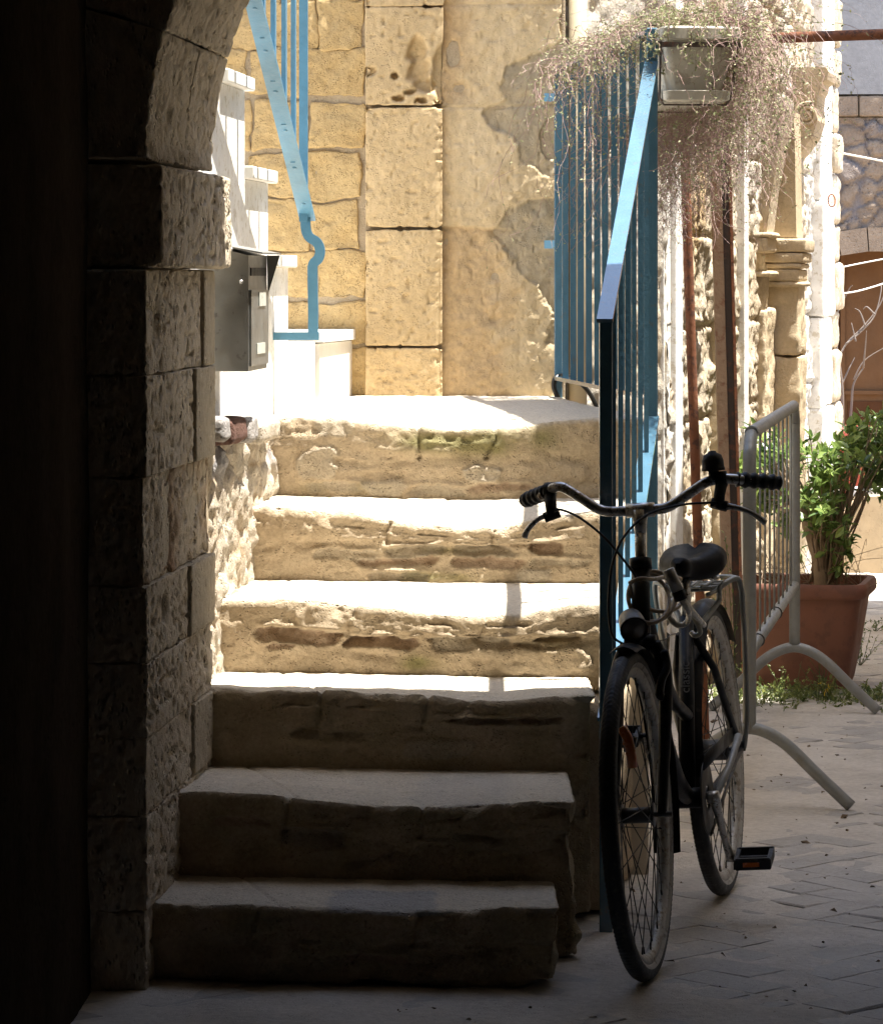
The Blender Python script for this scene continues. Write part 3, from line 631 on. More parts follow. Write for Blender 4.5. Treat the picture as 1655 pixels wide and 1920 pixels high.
def pildisp(V, d):
    px = V[:, 0] / 11.7 * FPX + CX; py = HY - (V[:, 2] - CH) * FPX / 11.7
    wob = 9 * fbm(V * 16, 3, 3)
    D = .003 * fbm(V * np.array([7, 2, 7]), 3, 9) + .0022 * fbm(V * 38, 3, 10) - .035 * np.clip(vnoise(V * np.array([75, 5, 75]), 77) - .74, 0, 1) - .03 * np.clip(vnoise(V * np.array([38, 5, 38]), 78) - .82, 0, 1)
    x, y = px + wob, py + 9 * fbm(V * 15 + 5, 3, 4)
    hole = np.maximum.reduce([sst(1.25, .8, np.hypot((x - 778) / 17, (y - 92) / 22)), sst(1.25, .8, np.hypot((x - 784) / 19, (y - 130) / 24)), sst(1.2, .8, np.hypot((x - 795) / 20, (y - 158) / 18)), sst(1.2, .7, np.hypot((x - 740) / 9, (y - 138) / 6)), sst(1.2, .7, np.hypot((x - 768) / 13, (y - 172) / 6)), sst(1.2, .7, np.hypot((x - 745) / 10, (y - 182) / 7)), sst(1.2, .7, np.hypot((x - 793) / 12, (y - 191) / 6)), sst(1.3, .6, np.hypot((x - 826) / 15, (y - 140) / 50)), sst(1.2, .7, np.hypot((x - 697) / 12, (y - 132) / 10)) * .5])
    D = D - .032 * hole - .012 * sst(20, 0, np.abs(px - 836)) * sst(-40, 200, py)
    return D
for (a, b) in PR:
    rough_block(mb, (bxp(685), -.018, bzp(b)), (bxp(832), .2, bzp(a)), .0055, .005, pildisp, bwarp, 'xXyzZ', attr=lambda V, d: {'shade_and_stain': np.clip(gauss(V[:, 0], V[:, 2], bxp(740), bzp(720), .09, .06) + .4 * fbm(V * 5, 3, 2), 0, 1)})  # soft spot paints the shaded area at the foot; noise varies the tone
mb.build('pilaster', M['back'], bw)
# plaster right of the pilaster
xs = np.linspace(bxp(828), bxp(1052), 150); zs = np.linspace(bzp(752), bzp(-260), 420)
X, Z = np.meshgrid(xs, zs, indexing='ij'); px = X / 11.7 * FPX + CX; py = HY - (Z - CH) * FPX / 11.7; p = np.stack([X, X * 0, Z], -1)
w1 = 1.25 * fbm(p * 13, 6, 12); w2 = fbm(p * 9, 4, 14)
def band(px, py, pts):             # left edge of a patch, as px for each py
    return np.interp(py, [q[1] for q in pts], [q[0] for q in pts])
cem = np.maximum.reduce([sst(-7, 9, px - 12 - band(px, py, [(1060, 60), (1020, 85), (945, 125), (930, 180), (905, 210), (935, 250), (960, 300), (1010, 330), (1100, 345)]) + 26 * w1),
    sst(-7, 9, px - 12 - band(px, py, [(1100, 360), (985, 375), (945, 400), (915, 430), (945, 460), (965, 510), (1000, 550), (1030, 600), (1015, 640), (1050, 700)]) + 22 * w1) * (py > 355)])
bare = sst(40, -40, px - band(px, py, [(880, 0), (870, 160), (845, 190), (845, 425), (955, 430), (950, 560), (945, 640), (950, 750)]) + 30 * w1) * ((py > 425) | (py < 195))
D = .004 * fbm(p * 8, 3, 2) + .0042 * fbm(p * 36, 4, 3) - .02 * np.clip(vnoise(p * np.array([60, 1, 60]), 79) - .78, 0, 1) - .009 * bare * (1 + .9 * fbm(p * 17, 4, 5)) - .009 * cem * (1 + .4 * fbm(p * 11, 3, 15)) - .03 * sst(1.1, .6, np.hypot((px - 848 + 8 * w1) / 14, (py - 100) / 26)) - .05 * sst(1.2, .7, np.hypot((px - 1035 + 9 * w1) / 18, (py - 260) / 36)) - .012 * np.clip(fbm(p * 22, 3, 8) - .3, 0, 1) * sst(30, 0, np.abs(px - 935) - 10) * (py > 430)
D -= .005 * np.exp(-((py - 199 + 3 * w2) / 3) ** 2) + .004 * np.exp(-((py - 8) / 3) ** 2)
D -= .05 * sst(1046 + 6 , 1053, px + 7 * w1)
G = np.stack([X, 11.70 + .012 - D + rot(X), Z], -1)
mb = MB(); mb.grid(G, at={'bare': bare, 'cement': np.clip(cem * (.82 + .38 * fbm(p * 22, 4, 21)), 0, 1)}); mb.build('plaster', M['plaster'], bw)
# short splayed wall behind the landing railing
sw = thing('splayed_wall', 'pale stone wall seen between the bars of the blue landing railing', 'wall', (.5, 11.9, 0))
mb = MB(); L = np.array([.405, 11.74]); R = np.array([.745, 11.99])
U, Z = np.meshgrid(np.linspace(0, 1, 60), np.linspace(-.02, 3.6, 300), indexing='ij'); p = np.stack([U * .45, U * 0, Z], -1)
nx_, ny_ = (R - L)[1], -(R - L)[0]; nn = math.hypot(nx_, ny_)
D = .012 * fbm(p * np.array([6, 1, 5]), 4, 33) + .006 * fbm(p * 24, 3, 34)
G = np.stack([L[0] + U * (R - L)[0] + D * nx_ / nn, L[1] + U * (R - L)[1] + D * ny_ / nn, Z], -1); mb.grid(G, at={'white': np.clip(.5 + fbm(p * 3, 3, 5), 0, 1)})
mb.build('stone_face', M['court'], sw)
mb = MB(); mb.hexa([(.41, 11.80, 0), (.72, 12.02, 0), (.72, 13.5, 0), (.41, 13.5, 0), (.41, 11.80, 4.4), (.72, 12.02, 4.4), (.72, 13.5, 4.4), (.41, 13.5, 4.4)]); mb.build('core', M['mortar'], sw, smooth=False)
dp = thing('drainpipe', 'cream painted drainpipe behind the landing railing', 'drainpipe', (.44, 11.72, 0))
t = MB(); t.tube([(PX(1083, 11.73), 11.73, 0), (PX(1083, 11.73), 11.73, 3.4)], .030, 16); t.build('pipe', M['cream'], dp)
t = MB(); t.tube([(PX(1083, 11.73), 11.73, 2.5), (PX(1083, 11.73), 11.73, 2.53)], .036, 16); t.build('clip', M['cream'], dp)
t = MB(); t.tube([P(x, y, 11.6 - .1 * (x > 1060)) for x, y in ((1047, 747), (1038, 728), (1040, 710), (1052, 704), (1072, 709), (1092, 722), (1108, 742), (1122, 772))], .0075, 8, smooth=6)
tag(t.build('black_hose', M['blackhose']), 'black hose looping around the foot of the landing railing', 'hose')

# ------------------------------------------------------------------ blue railing on the stairs and the landing
br = thing('blue_railing', 'glossy dark blue bar railing along the stairs and the landing', 'railing', (.4, 8.3, 0))
def rlX(Y): return .377 + .129 * (Y - 8.3)
RY0, RY1 = 8.30, 9.80; RX1, RX2, RY2 = rlX(9.8), .375, 11.62
def hz(Y): return PZ(590, 8.3) + (PZ(128, 9.74) - PZ(590, 8.3)) * (Y - 8.3) / 1.44
def sz(Y): return 1.125 + .43 * (Y - 9.8)
t = MB(); t.bbox((rlX(RY0) - .015, RY0 - .015, -.01), (rlX(RY0) + .015, RY0 + .015, hz(RY0) - .006), .003); t.build('post', M['blue'], br, smooth=False)
t = MB(); t.bbox((RX1 - .015, RY1 - .015, .53), (RX1 + .015, RY1 + .015, PZ(52, 9.8)), .003); t.build('post', M['blue'], br, smooth=False)
t = MB(); t.bbox((RX2 - .013, RY2 - .013, 1.09), (RX2 + .013, RY2 + .013, 2.17), .003); t.build('post', M['blue'], br, smooth=False)
t = MB(); t.bar((rlX(8.27), 8.27, hz(8.27)), (rlX(9.78), 9.78, hz(9.78)), .037, .010); t.build('handrail', M['blue'], br, smooth=False)
t = MB(); t.bar((rlX(8.31), 8.31, sz(8.31)), (rlX(9.79), 9.79, sz(9.79)), .040, .010); t.build('bottom_rail', M['blue'], br, smooth=False)
for yy in np.linspace(8.3, 9.8, 8)[1:-1]:
    t = MB(); t.bar((rlX(yy), yy, sz(yy)), (rlX(yy), yy, hz(yy)), .0122, .0135, (0, 1, 0)); t.build('baluster', M['blue'], br, smooth=False)
A, B = np.array([RX1, RY1]), np.array([RX2, RY2])
t = MB(); t.bar((*A, 2.165), (*B, 2.165), .04, .012); t.build('top_rail', M['blue'], br, smooth=False)
t = MB(); t.bar((*A, 1.175), (*B, 1.175), .035, .012); t.build('bottom_rail', M['blue'], br, smooth=False)
for s_ in np.linspace(0, 1, 12)[1:-1]:
    q = A + (B - A) * s_
    t = MB(); t.bar((q[0] + RNG.normal(0, .0012), q[1], 1.18), (q[0] + RNG.normal(0, .0016), q[1], 2.16), .0185, .0155, (0, 1, 0)); t.build('baluster', M['blue'], br, smooth=False)
for py in (182, 458):
    t = MB(); t.bar(P(1022, py, 11.66), P(1046, py, 11.63), .012, .026); t.build('wall_bracket', M['lblue'], br, smooth=False)

# ------------------------------------------------------------------ planter box and trailing plant
pl = thing('railing_planter', 'beige plastic flower box hung on the outside of the blue landing railing', 'planter', (.7, 9.7, 1.98))
ang = math.atan2(B[0] - A[0], B[1] - A[1])
PM = Matrix.Translation((RX1 + .022, 9.69, 0)) @ Matrix.Rotation(-ang, 4, 'Z')
def plp(x, y, z): return np.array(PM @ Vector((x, y, z)))
LP = 1.62
def ring_(x0, x1, y0, y1, z, r=.02, n=5):
    o = []
    for cx, cy, a0 in ((x1 - r, y0 + r, -90), (x1 - r, y1 - r, 0), (x0 + r, y1 - r, 90), (x0 + r, y0 + r, 180)):
        for k in range(n): a = math.radians(a0 + 90 * k / (n - 1)); o.append(plp(cx + r * math.cos(a), cy + r * math.sin(a), z))
    return o
t = MB(); t.grid(np.array([ring_(.035, .165, .03, LP - .03, 1.995), ring_(.006, .205, .006, LP, 2.118), ring_(.006, .205, .006, LP, 2.14), ring_(.02, .19, .02, LP - .014, 2.14), ring_(.02, .19, .02, LP - .014, 2.12)]), closed=True)
rr0 = ring_(.035, .165, .03, LP - .03, 1.995); t.add(rr0, [tuple(range(len(rr0)))[::-1]]); t.build('box', M['planter'], pl, smooth=True, angle=35)
t = MB(); t.grid(np.array([ring_(.005, .207, .004, LP, 2.138), ring_(-.004, .216, -.006, LP + .01, 2.142), ring_(-.004, .216, -.006, LP + .01, 2.170), ring_(.004, .208, .002, LP, 2.176), ring_(.022, .19, .02, LP - .02, 2.174), ring_(.022, .19, .02, LP - .02, 2.13)]), closed=True); t.build('rim', M['planter'], pl, smooth=True, angle=40)
t = MB(); t.grid(np.array([ring_(.02, .17, .01, LP - .02, 1.972), ring_(.008, .185, -.002, LP - .01, 1.978), ring_(.006, .187, -.004, LP - .01, 2.002), ring_(.014, .178, .006, LP - .02, 2.004), ring_(.03, .165, .03, LP - .03, 1.99)]), closed=True)
rr0 = ring_(.02, .17, .01, LP - .02, 1.972); t.add(rr0, [tuple(range(len(rr0)))[::-1]]); t.build('saucer', M['planter'], pl, smooth=True, angle=40)
t = MB(); rr0 = ring_(.02, .19, .02, LP - .02, 2.155); t.add(rr0, [tuple(range(len(rr0)))]); t.build('soil', M['soil'], pl, smooth=False)
for yy in (.05, .5, 1.1, 1.55):
    t = MB(); pth = [plp(*q) for q in ((-.03, yy, 2.178), (.004, yy, 2.182), (.0, yy, 1.985), (.012, yy, 1.966), (.18, yy, 1.966), (.196, yy, 1.985), (.214, yy, 2.13))]
    t.sweep(np.array(pth), [(-.008, -.002), (-.008, .002), (.008, .002), (.008, -.002)], up=(0, 0, 1)); t.build('hanger', M['darkbrown'], pl, smooth=False)
t = MB(); pth = [plp(*q) for q in ((-.012, -.012, 2.125), (.209, -.012, 2.125), (.209, LP * .5, 2.125))]; t.sweep(np.array(pth), [(-.002, -.007), (-.002, .007), (.002, .007), (.002, -.007)]); t.build('strap', M['darkbrown'], pl, smooth=False)

def strands(mbs, mbl, starts, dirs, lens, rads, seed, grav=1.0, curl=.6, leafn=10, leafs=.004, floor=None):
    r_ = np.random.default_rng(seed); N = len(starts); NS = 26
    p = np.array(starts, float); d = np.array(dirs, float); path = np.zeros((N, NS, 3)); ln = np.array(lens)[:, None] / NS
    ph = r_.uniform(0, 6.28, (N, 3)); fr = r_.uniform(.5, 1.5, (N, 3))
    for k in range(NS):
        path[:, k] = p
        tgt = np.stack([0 * p[:, 0], 0 * p[:, 0], -np.ones(N)], -1)
        d = d + grav * .16 * (tgt - d) + r_.normal(0, curl * .42, (N, 3)) * np.array([1, 1, .6])
        d /= np.linalg.norm(d, axis=1)[:, None]
        p = p + d * ln
    a = np.array([0, 2.094, 4.189]); r = np.array(rads)[:, None, None] * (1 - .5 * np.linspace(0, 1, NS))[None, :, None]
    off = np.stack([np.cos(a), np.sin(a), .0 * a], -1)
    off2 = np.stack([np.cos(a) * .6, .0 * a, np.sin(a)], -1)
    T = np.gradient(path, axis=1); steep = (np.abs(T[..., 2]) > .5 * np.linalg.norm(T, axis=-1))[..., None, None]
    V = path[:, :, None, :] + r[..., None] * np.where(steep, off, off2)
    i = np.arange(N * NS * 3).reshape(N, NS, 3); j = np.roll(i, -1, 2)
    q = np.stack([i[:, :-1], j[:, :-1], j[:, 1:], i[:, 1:]], -1).reshape(-1, 4)
    tone = np.repeat(r_.uniform(0, 1, N), NS * 3)
    mbs.add(V.reshape(-1, 3), q.tolist(), 0, {'tone': tone})
    # leaves
    n = N * leafn; si = np.repeat(np.arange(N), leafn); kk = r_.integers(3, NS, n)
    c = path[si, kk] + r_.normal(0, .002, (n, 3)); u = r_.normal(0, 1, (n, 3)); u /= np.linalg.norm(u, axis=1)[:, None]
    w = np.cross(u, r_.normal(0, 1, (n, 3))); w /= np.linalg.norm(w, axis=1)[:, None]
    s_ = (leafs * r_.uniform(.6, 1.4, n))[:, None]
    V = np.stack([c - u * s_ * .2, c + u * s_ * .5 + w * s_ * .35, c + u * s_ * 1.2, c + u * s_ * .5 - w * s_ * .35], 1)
    mbl.add(V.reshape(-1, 3), np.arange(4 * n).reshape(n, 4).tolist(), 0, {'tone': np.repeat(r_.uniform(0, 1, n), 4)})
tp = thing('trailing_plant', 'dry pinkish trailing succulent spilling from the beige railing planter over the blue bars', 'plant', (.7, 9.7, 2.15))
ms, ml = MB(), MB(); r_ = np.random.default_rng(5)
def starts(n, x0, x1, y0, y1, z0=2.16, z1=2.2):
    return np.array([plp(x, y, z) for x, y, z in zip(r_.uniform(x0, x1, n), r_.uniform(y0, y1, n), r_.uniform(z0, z1, n))])
def dd(n, x, y, z, s=.35): return np.array([x, y, z]) + r_.normal(0, s, (n, 3))
# mound on top
n = 1500; strands(ms, ml, starts(n, .0, .20, .0, LP + .25), dd(n, 0, 0, 1., .7), r_.uniform(.08, .22, n), r_.uniform(.0008, .0015, n), 1, .75, 1.0, 30, .0062)
# right-hand curtain
n = 2000; strands(ms, ml, starts(n, .14, .22, .0, LP), dd(n, .8, 0, .3, .4), r_.uniform(.25, .72, n), r_.uniform(.0006, .0012, n), 2, .9, .95, 16, .0065)
n = 380; strands(ms, ml, starts(n, .12, .22, .15, LP, 1.9, 2.14), dd(n, .1, 0, -.4, .5), r_.uniform(.25, .60, n), r_.uniform(.0008, .0013, n), 3, .9, .95, 7, .005)
n = 220; strands(ms, ml, starts(n, -.0, .22, .35, LP, 1.86, 2.0), dd(n, 0, 0, -.5, .5), r_.uniform(.15, .55, n), r_.uniform(.0008, .0013, n), 7, .9, .95, 7, .005)
# over the bars on the left
n = 260; strands(ms, ml, starts(n, -.05, .03, .1, LP + .25), dd(n, -.7, -.2, .5, .4), r_.uniform(.1, .3, n), r_.uniform(.0008, .0014, n), 4, .9, .9, 10, .006)
n = 34; strands(ms, ml, starts(n, -.06, .0, .25, LP + .25), dd(n, -.5, -.1, 0, .3), r_.uniform(.3, .95, n), r_.uniform(.0009, .0013, n), 5, 1.1, .7, 14, .007)
# a few runners over the front of the box
n = 16; strands(ms, ml, starts(n, .04, .19, -.01, .02), dd(n, 0, -.6, .4, .3), r_.uniform(.12, .40, n), r_.uniform(.0009, .0013, n), 6, 1.0, .8, 16, .008)
n = 10; strands(ms, ml, starts(n, .2, .24, .1, .8), dd(n, 1, -.2, .2, .2), r_.uniform(.45, .62, n), r_.uniform(.001, .0014, n), 8, .55, .5, 20, .011)
ms.build('stems', M['stem'], tp, smooth=False); ml.build('leaves', M['sleaf'], tp, smooth=False)

# ------------------------------------------------------------------ courtyard wall
cw = thing('courtyard_wall', 'weathered pale limestone courtyard facade receding in raking sunlight at the right', 'facade', (1.2, 14, 0))
nrm = np.array([1, -.195]) / math.hypot(1, .195)
Ys = np.arange(12.0, 18.45, .0115); Zs = np.arange(-.02, 3.4, .0095); Y, Z = np.meshgrid(Ys, Zs, indexing='ij'); p = np.stack([Y * 0, Y, Z], -1)
D = .020 * fbm(p * np.array([1, 3, 2.2]), 3, 61) + .022 * fbm(p * np.array([1, 16, 8]), 4, 62) + .013 * fbm(p * np.array([1, 42, 26]), 3, 63)
course = .33; row = np.floor(Z / course); zz = Z / course - row; off = hsh(row, row * 0, row * 0, 3); col_ = (Y / .55 + off) % 1
joint = np.maximum(sst(.05, .0, np.minimum(zz, 1 - zz)), sst(.035, 0, np.minimum(col_, 1 - col_))); D -= .02 * joint
pxw = CX + FPX * courtX(Y) / Y
white = np.clip(sst(1272, 1262, pxw) + .9 * sst(1500, 1515, pxw) * (fbm(p * np.array([1, 2, 3]), 3, 9) > -.25) + .8 * np.clip(fbm(p * np.array([1, 2.5, 1.5]), 3, 66) + .1, 0, 1), 0, 1)
D = np.where((pxw > 1334) & (pxw < 1347), -.16, D) if False else D
ochre = np.clip(1.4 * fbm(p * np.array([1, 4, 3]), 3, 71), 0, 1) * (pxw < 1345)
G = np.stack([courtX(Y) + nrm[0] * D, Y + nrm[1] * D, Z], -1)
mb = MB(); mb.grid(G, at={'white': white, 'ochre': ochre}, flip=False); mb.build('stone_face', M['court'], cw)
mb = MB(); mb.hexa([(courtX(12.05) - .06, 12.05, 0), (courtX(18.35) - .06, 18.35, 0), (courtX(18.35) - 1.5, 18.6, 0), (courtX(12.05) - .5, 18.6, 0)] + [(courtX(12.05) - .06, 12.05, 6.0), (courtX(18.35) - .06, 18.35, 6.0), (courtX(18.35) - 1.5, 18.6, 6.0), (courtX(12.05) - .5, 18.6, 6.0)]); mb.build('core', M['courtsmooth'], cw, smooth=False)
def cbox(mb, ya, yb, o0, o1, za, zb, b=.006, res=None, amp=0, seed=0):
    M_ = Matrix(((nrm[0], .195 / math.hypot(1, .195), 0, courtX(ya)), (nrm[1], 1 / math.hypot(1, .195), 0, ya), (0, 0, 1, 0), (0, 0, 0, 1)))
    L_ = (yb - ya) * math.hypot(1, .195)
    if res is None: mb.bbox((o0, 0, za), (o1, L_, zb), b, 0, M_)
    else: rough_block(mb, (o0, 0, za), (o1, L_, zb), res, b, lambda V, d: amp * fbm(V * np.array([9, 7, 9]), 4, seed) + amp * .5 * fbm(V * 30, 3, seed + 1), lambda V: np.array([M_ @ Vector(k) for k in V]), 'xXyYzZ')
mb = MB(); cbox(mb, 11.98, 12.14, -.10, .012, -.01, 3.6, .004); cbox(mb, 12.145, 12.30, -.1, .030, -.01, 3.6, .004); cbox(mb, 12.305, 12.42, -.1, .018, -.01, 3.6, .004); mb.build('door_frame', M['white'], cw, smooth=False)
mb = MB(); cbox(mb, 13.32, 13.50, -.05, .040, -.01, 3.4, .012, .03, .012, 7); mb.build('door_jamb', M['courtsmooth'], cw)
mb = MB(); cbox(mb, 13.51, 13.66, -.05, .010, -.01, 3.4, .002); mb.build('doorway', M['black'], cw, smooth=False)  # black strip painted in for the shade inside the opening
mb = MB(); cbox(mb, 14.08, 14.22, -.05, .045, -.01, 3.4, .003); mb.build('white_strip', M['white'], cw, smooth=False)
Yp = 15.35
mb = MB()
for (a, b, oo, sd) in ((-.02, .58, .132, 1), (.585, 1.16, .137, 2), (1.165, 1.47, .132, 3)): cbox(mb, Yp, Yp + .30, -.05, oo, a, b, .012, .015, .009, 80 + sd)
for (a, b, oo, sd) in ((-.02, .75, .035, 4), (.755, 1.36, .030, 5)): cbox(mb, Yp - .38, Yp - .005, -.05, oo, a, b, .012, .015, .012, 84 + sd)
mb.build('pilaster', M['courtsmooth'], cw)
mb = MB()
for (a, b, oo) in ((1.455, 1.475, .150), (1.477, 1.53, .138), (1.531, 1.555, .148), (1.556, 1.60, .158), (1.601, 1.66, .168)): cbox(mb, Yp - .02, Yp + .36, -.05, oo, a, b, .012, .02, .004, 90)
for (a, b, oo) in ((1.50, 1.52, .055), (1.60, 1.66, .045), (1.661, 1.68, .06)): cbox(mb, Yp - .40, Yp - .03, -.05, oo, a, b, .010, .02, .006, 95)
mb.build('capital', M['courtsmooth'], cw)
# arch springing above the capital: tapers upwards
mb = MB(); M_ = Matrix(((nrm[0], .1914, 0, courtX(Yp + .02)), (nrm[1], .9815, 0, Yp + .02), (0, 0, 1, 0), (0, 0, 0, 1)))
pr = [(-.05, 1.664), (.122, 1.664), (.118, 1.85), (.116, 2.02), (.110, 2.2), (-.05, 2.22)]
V = [M_ @ Vector((o, y, z)) for y in (0, .28) for o, z in pr]; k = len(pr)
mb.add(V, [tuple(range(k))[::-1], tuple(range(k, 2 * k))] + [(i, (i + 1) % k, (i + 1) % k + k, i + k) for i in range(k)]); mb.build('arch_springer', M['courtsmooth'], cw, smooth=False)
mb = MB(); M_ = Matrix(((nrm[0], .1914, 0, courtX(15.02)), (nrm[1], .9815, 0, 15.02), (0, 0, 1, 0), (0, 0, 0, 1)))
pr = [(-.05, 1.664), (.03, 1.664), (.052, 1.85), (.085, 2.02), (.125, 2.2), (-.05, 2.24)]
V = [M_ @ Vector((o, y, z)) for y in (0, .30) for o, z in pr]; k = len(pr)
mb.add(V, [tuple(range(k))[::-1], tuple(range(k, 2 * k))] + [(i, (i + 1) % k, (i + 1) % k + k, i + k) for i in range(k)]); mb.build('arch_springer', M['court'], cw, smooth=False)
# scroll console
Yc = 16.35
mb = MB(); M_ = Matrix(((nrm[0], .1914, 0, courtX(Yc)), (nrm[1], .9815, 0, Yc), (0, 0, 1, 0), (0, 0, 0, 1)))
zt_ = PZ(126, Yc); pr = [(-.05, 0), (.160, 0), (.172, -.02), (.165, -.055), (.140, -.072), (.136, -.10), (.122, -.125), (.118, -.17), (.122, -.24), (.10, -.31), (.05, -.38), (.0, -.43), (-.05, -.46)]
k = len(pr); V = [M_ @ Vector((o, y, zt_ + z)) for y in (0, .40) for o, z in pr]
mb.add(V, [tuple(range(k))[::-1], tuple(range(k, 2 * k))] + [(i, (i + 1) % k, (i + 1) % k + k, i + k) for i in range(k)])
mb.build('scroll_console', M['courtsmooth'], cw, smooth=False)
mb = MB(); aa = np.linspace(0, 4.6 * math.pi, 60); rs = .052 * (1 - aa / aa[-1]) + .004
mb.tube([M_ @ Vector((.075 + r * math.cos(a + 1.2), -.004, zt_ - .215 + r * math.sin(a + 1.2))) for a, r in zip(aa, rs)], .009, 8); mb.build('volute', M['courtsmooth'], cw)
# dressed pilaster and rounded quoins at the far corner
mb = MB()
for q, (a, b) in enumerate(((-.02, .42), (.425, .86), (.865, 1.3), (1.305, 1.86), (1.865, 2.5), (2.505, 3.6))): cbox(mb, 17.35, 17.95, -.05, .05 + .012 * (q % 2), a, b, .012, .03, .006, 120 + q)
mb.build('corner_strip', M['white'], cw)
mb = MB(); zq = -.02
for q in range(16):
    hq = (.26, .20, .24, .19)[q % 4]; cbox(mb, 18.0 + .02 * (q % 2), 18.42, -.05, .055 + .012 * math.sin(q * 2.3), zq, zq + hq - .006, .028, .022, .012, 140 + q * 3); zq += hq
mb.build('quoins', M['court'], cw)
t = MB(); aa = np.linspace(0, 2 * math.pi, 25); c0 = P(1545, 376, 17.5)
t.tube([c0 + np.array([.017 * math.cos(a) + .03, -.05 + .01 * math.sin(a), .030 * math.sin(a)]) for a in aa], .004, 6); tag(t.build('iron_ring', M['rust']), 'small rusty iron ring fixed near the far corner of the pale facade', 'ring')

# rusty props in front of it
t = MB(); t.tube([P(1278, 60, 11.4), P(1287, 400, 11.4), P(1311, 1100, 11.4), (PX(1322, 11.4) , 11.4, 0)], .0155, 14); tag(t.build('rusty_pole', M['rust']), 'thin round rusty pole leaning by the white door frame', 'pole')
ib = thing('steel_post', 'brown square steel post with rusty edge beside the dark doorway', 'post', (.98, 12.7, 0))
a0, a1 = np.array([PX(1341, 12.9), 12.9, PZ(60, 12.9)]), np.array([PX(1358, 12.9) + .03, 12.9, 0])
t = MB(); t.bar(a1 + (-.012, 0, 0), a0 + (-.012, 0, 0), .036, .05, (0, 1, 0)); t.build('flange', M['brown'], ib, smooth=False)
t = MB(); t.bar(a1 + (.019, .012, 0), a0 + (.019, .012, 0), .025, .05, (0, 1, 0)); t.build('web', M['darkbrown'], ib, smooth=False)
t = MB(); t.bar(a1 + (.037, 0, 0), a0 + (.037, 0, 0), .010, .05, (0, 1, 0)); t.build('edge_strip', M['rust'], ib, smooth=False)
t = MB(); t.tube([P(1440, 71, 10.9), P(1700, 62, 10.9), P(2000, 55, 10.9)], .0165, 14); tag(t.build('rusty_bar', M['rust']), 'rusty iron bar running horizontally out of the frame at top right', 'bar')

# ------------------------------------------------------------------ unseen blocks added at right, heights set to shade the courtyard (outside the frame)
rh = thing('shade_blocks', 'unseen stepped plaster blocks added on the right to shade the courtyard', 'house', (3, 12, 0))
t = MB(); t.box((1.98, 8.42, -.02), (6, 9.4, 5.9)); t.box((1.9, 9.405, -.02), (6, 11.6, 5.05)); t.box((1.905, 11.605, -.02), (6, 12.6, 4.75)); t.box((2.5, 12.605, -.02), (6, 14.1, 4.7)); t.box((2.505, 14.105, -.02), (6, 15.1, 4.3)); t.box((2.51, 15.105, -.02), (6, 16.6, 3.3)); t.build('wall', M['roof'], rh, smooth=False)
t = MB(); t.box((2.48, 12.6, -.01), (2.4985, 13.5, 2.1)); t.build('door', M['door'], rh, smooth=False)

# ------------------------------------------------------------------ house at the far end of the courtyard
fh = thing('far_house', 'far stone house with grey stucco and a brown arched door', 'house', (3, 24, 0)); YH = 24.0
def fx(px): return PX(px, YH)
def fz(py): return PZ(py, YH)
mb = MB(); mb.box((1.2, YH + .06, fz(434)), (7, YH + .6, fz(178))); mb.box((1.2, YH + .4, -.03), (7, YH + .6, fz(436))); mb.build('core', M['mortar'], fh, smooth=False)
mb = MB(); mb.box((1.2, YH - .01, fz(176)), (7, YH + .6, 7.5)); mb.build('stucco', M['stucco'], fh, smooth=False)
mb = MB(); x = 1.2; rr = random.Random(9)
while x < 6.8:
    w = rr.uniform(.2, .36); rough_block(mb, (x, YH - .005, fz(217)), (x + w - .012, YH + .2, fz(179)), .03, .012, lambda V, d: .006 * fbm(V * 9, 3, 5), None, 'xXyzZ'); x += w
mb.build('ashlar_course', M['farstone'], fh)
xs = np.arange(1.2, 6.6, .02); zs = np.arange(fz(432), fz(218), .016); X, Z = np.meshgrid(xs, zs, indexing='ij'); p = np.stack([X, X * 0, Z], -1)
F1, F2, ID = worley(X * 6.5 + .45 * fbm(p * 4, 3, 1), Z * 8 + .45 * fbm(p * 3 + 9, 2, 2), 17)
D = .03 * sst(.03, .25, F2 - F1) * (.5 + ID) + .014 * fbm(p * 14, 4, 4); G = np.stack([X, YH + .04 - D, Z], -1)
mb = MB(); mb.grid(G, at={'grey': sst(.16, .05, F2 - F1) * .9 + (ID > .8) * .4, 'ochre': (ID < .14) * sst(.05, .2, F2 - F1)}); mb.build('rubble', M['farstone'], fh)
mb = MB(); dc = fx(1655); Rv = 1.25; zc_ = fz(470) - Rv
for k in range(-9, 10):
    t0, t1 = math.pi / 2 - k * .15 - .072, math.pi / 2 - k * .15 + .072
    pts = [(dc + r * math.cos(t), y, zc_ + r * math.sin(t)) for y in (YH - .0, YH + .3) for r, t in ((Rv, t0), (Rv + .16, t0), (Rv + .16, t1), (Rv, t1))]
    mb.hexa([pts[0], pts[1], pts[2], pts[3], pts[4], pts[5], pts[6], pts[7]])
mb.build('voussoirs', M['farstone'], fh, smooth=False)
for (xa, xb) in ((1.2, dc - 1.1), (dc + 1.1, 6.8)):
    mb = MB(); mb.box((xa, YH + .005, -.03), (xb, YH + .5, fz(436))); mb.build('jamb', M['farstone'], fh, smooth=False)
mb = MB(); mb.box((dc - 1.1, YH + .30, -.03), (dc + 1.1, YH + .36, fz(440))); dr = mb.build('door', M['door'], fh, smooth=False)
mb = MB()
for (a, b, c, d) in ((1560, 1578, 440, 940), (1584, 1592, 440, 940), (1592, 1720, 462, 478), (1592, 1720, 735, 742)):
    mb.box((fx(a), YH + .275, fz(d)), (fx(b), YH + .299, fz(c)))
mb.build('door_rail', M['door'], dr, smooth=False)
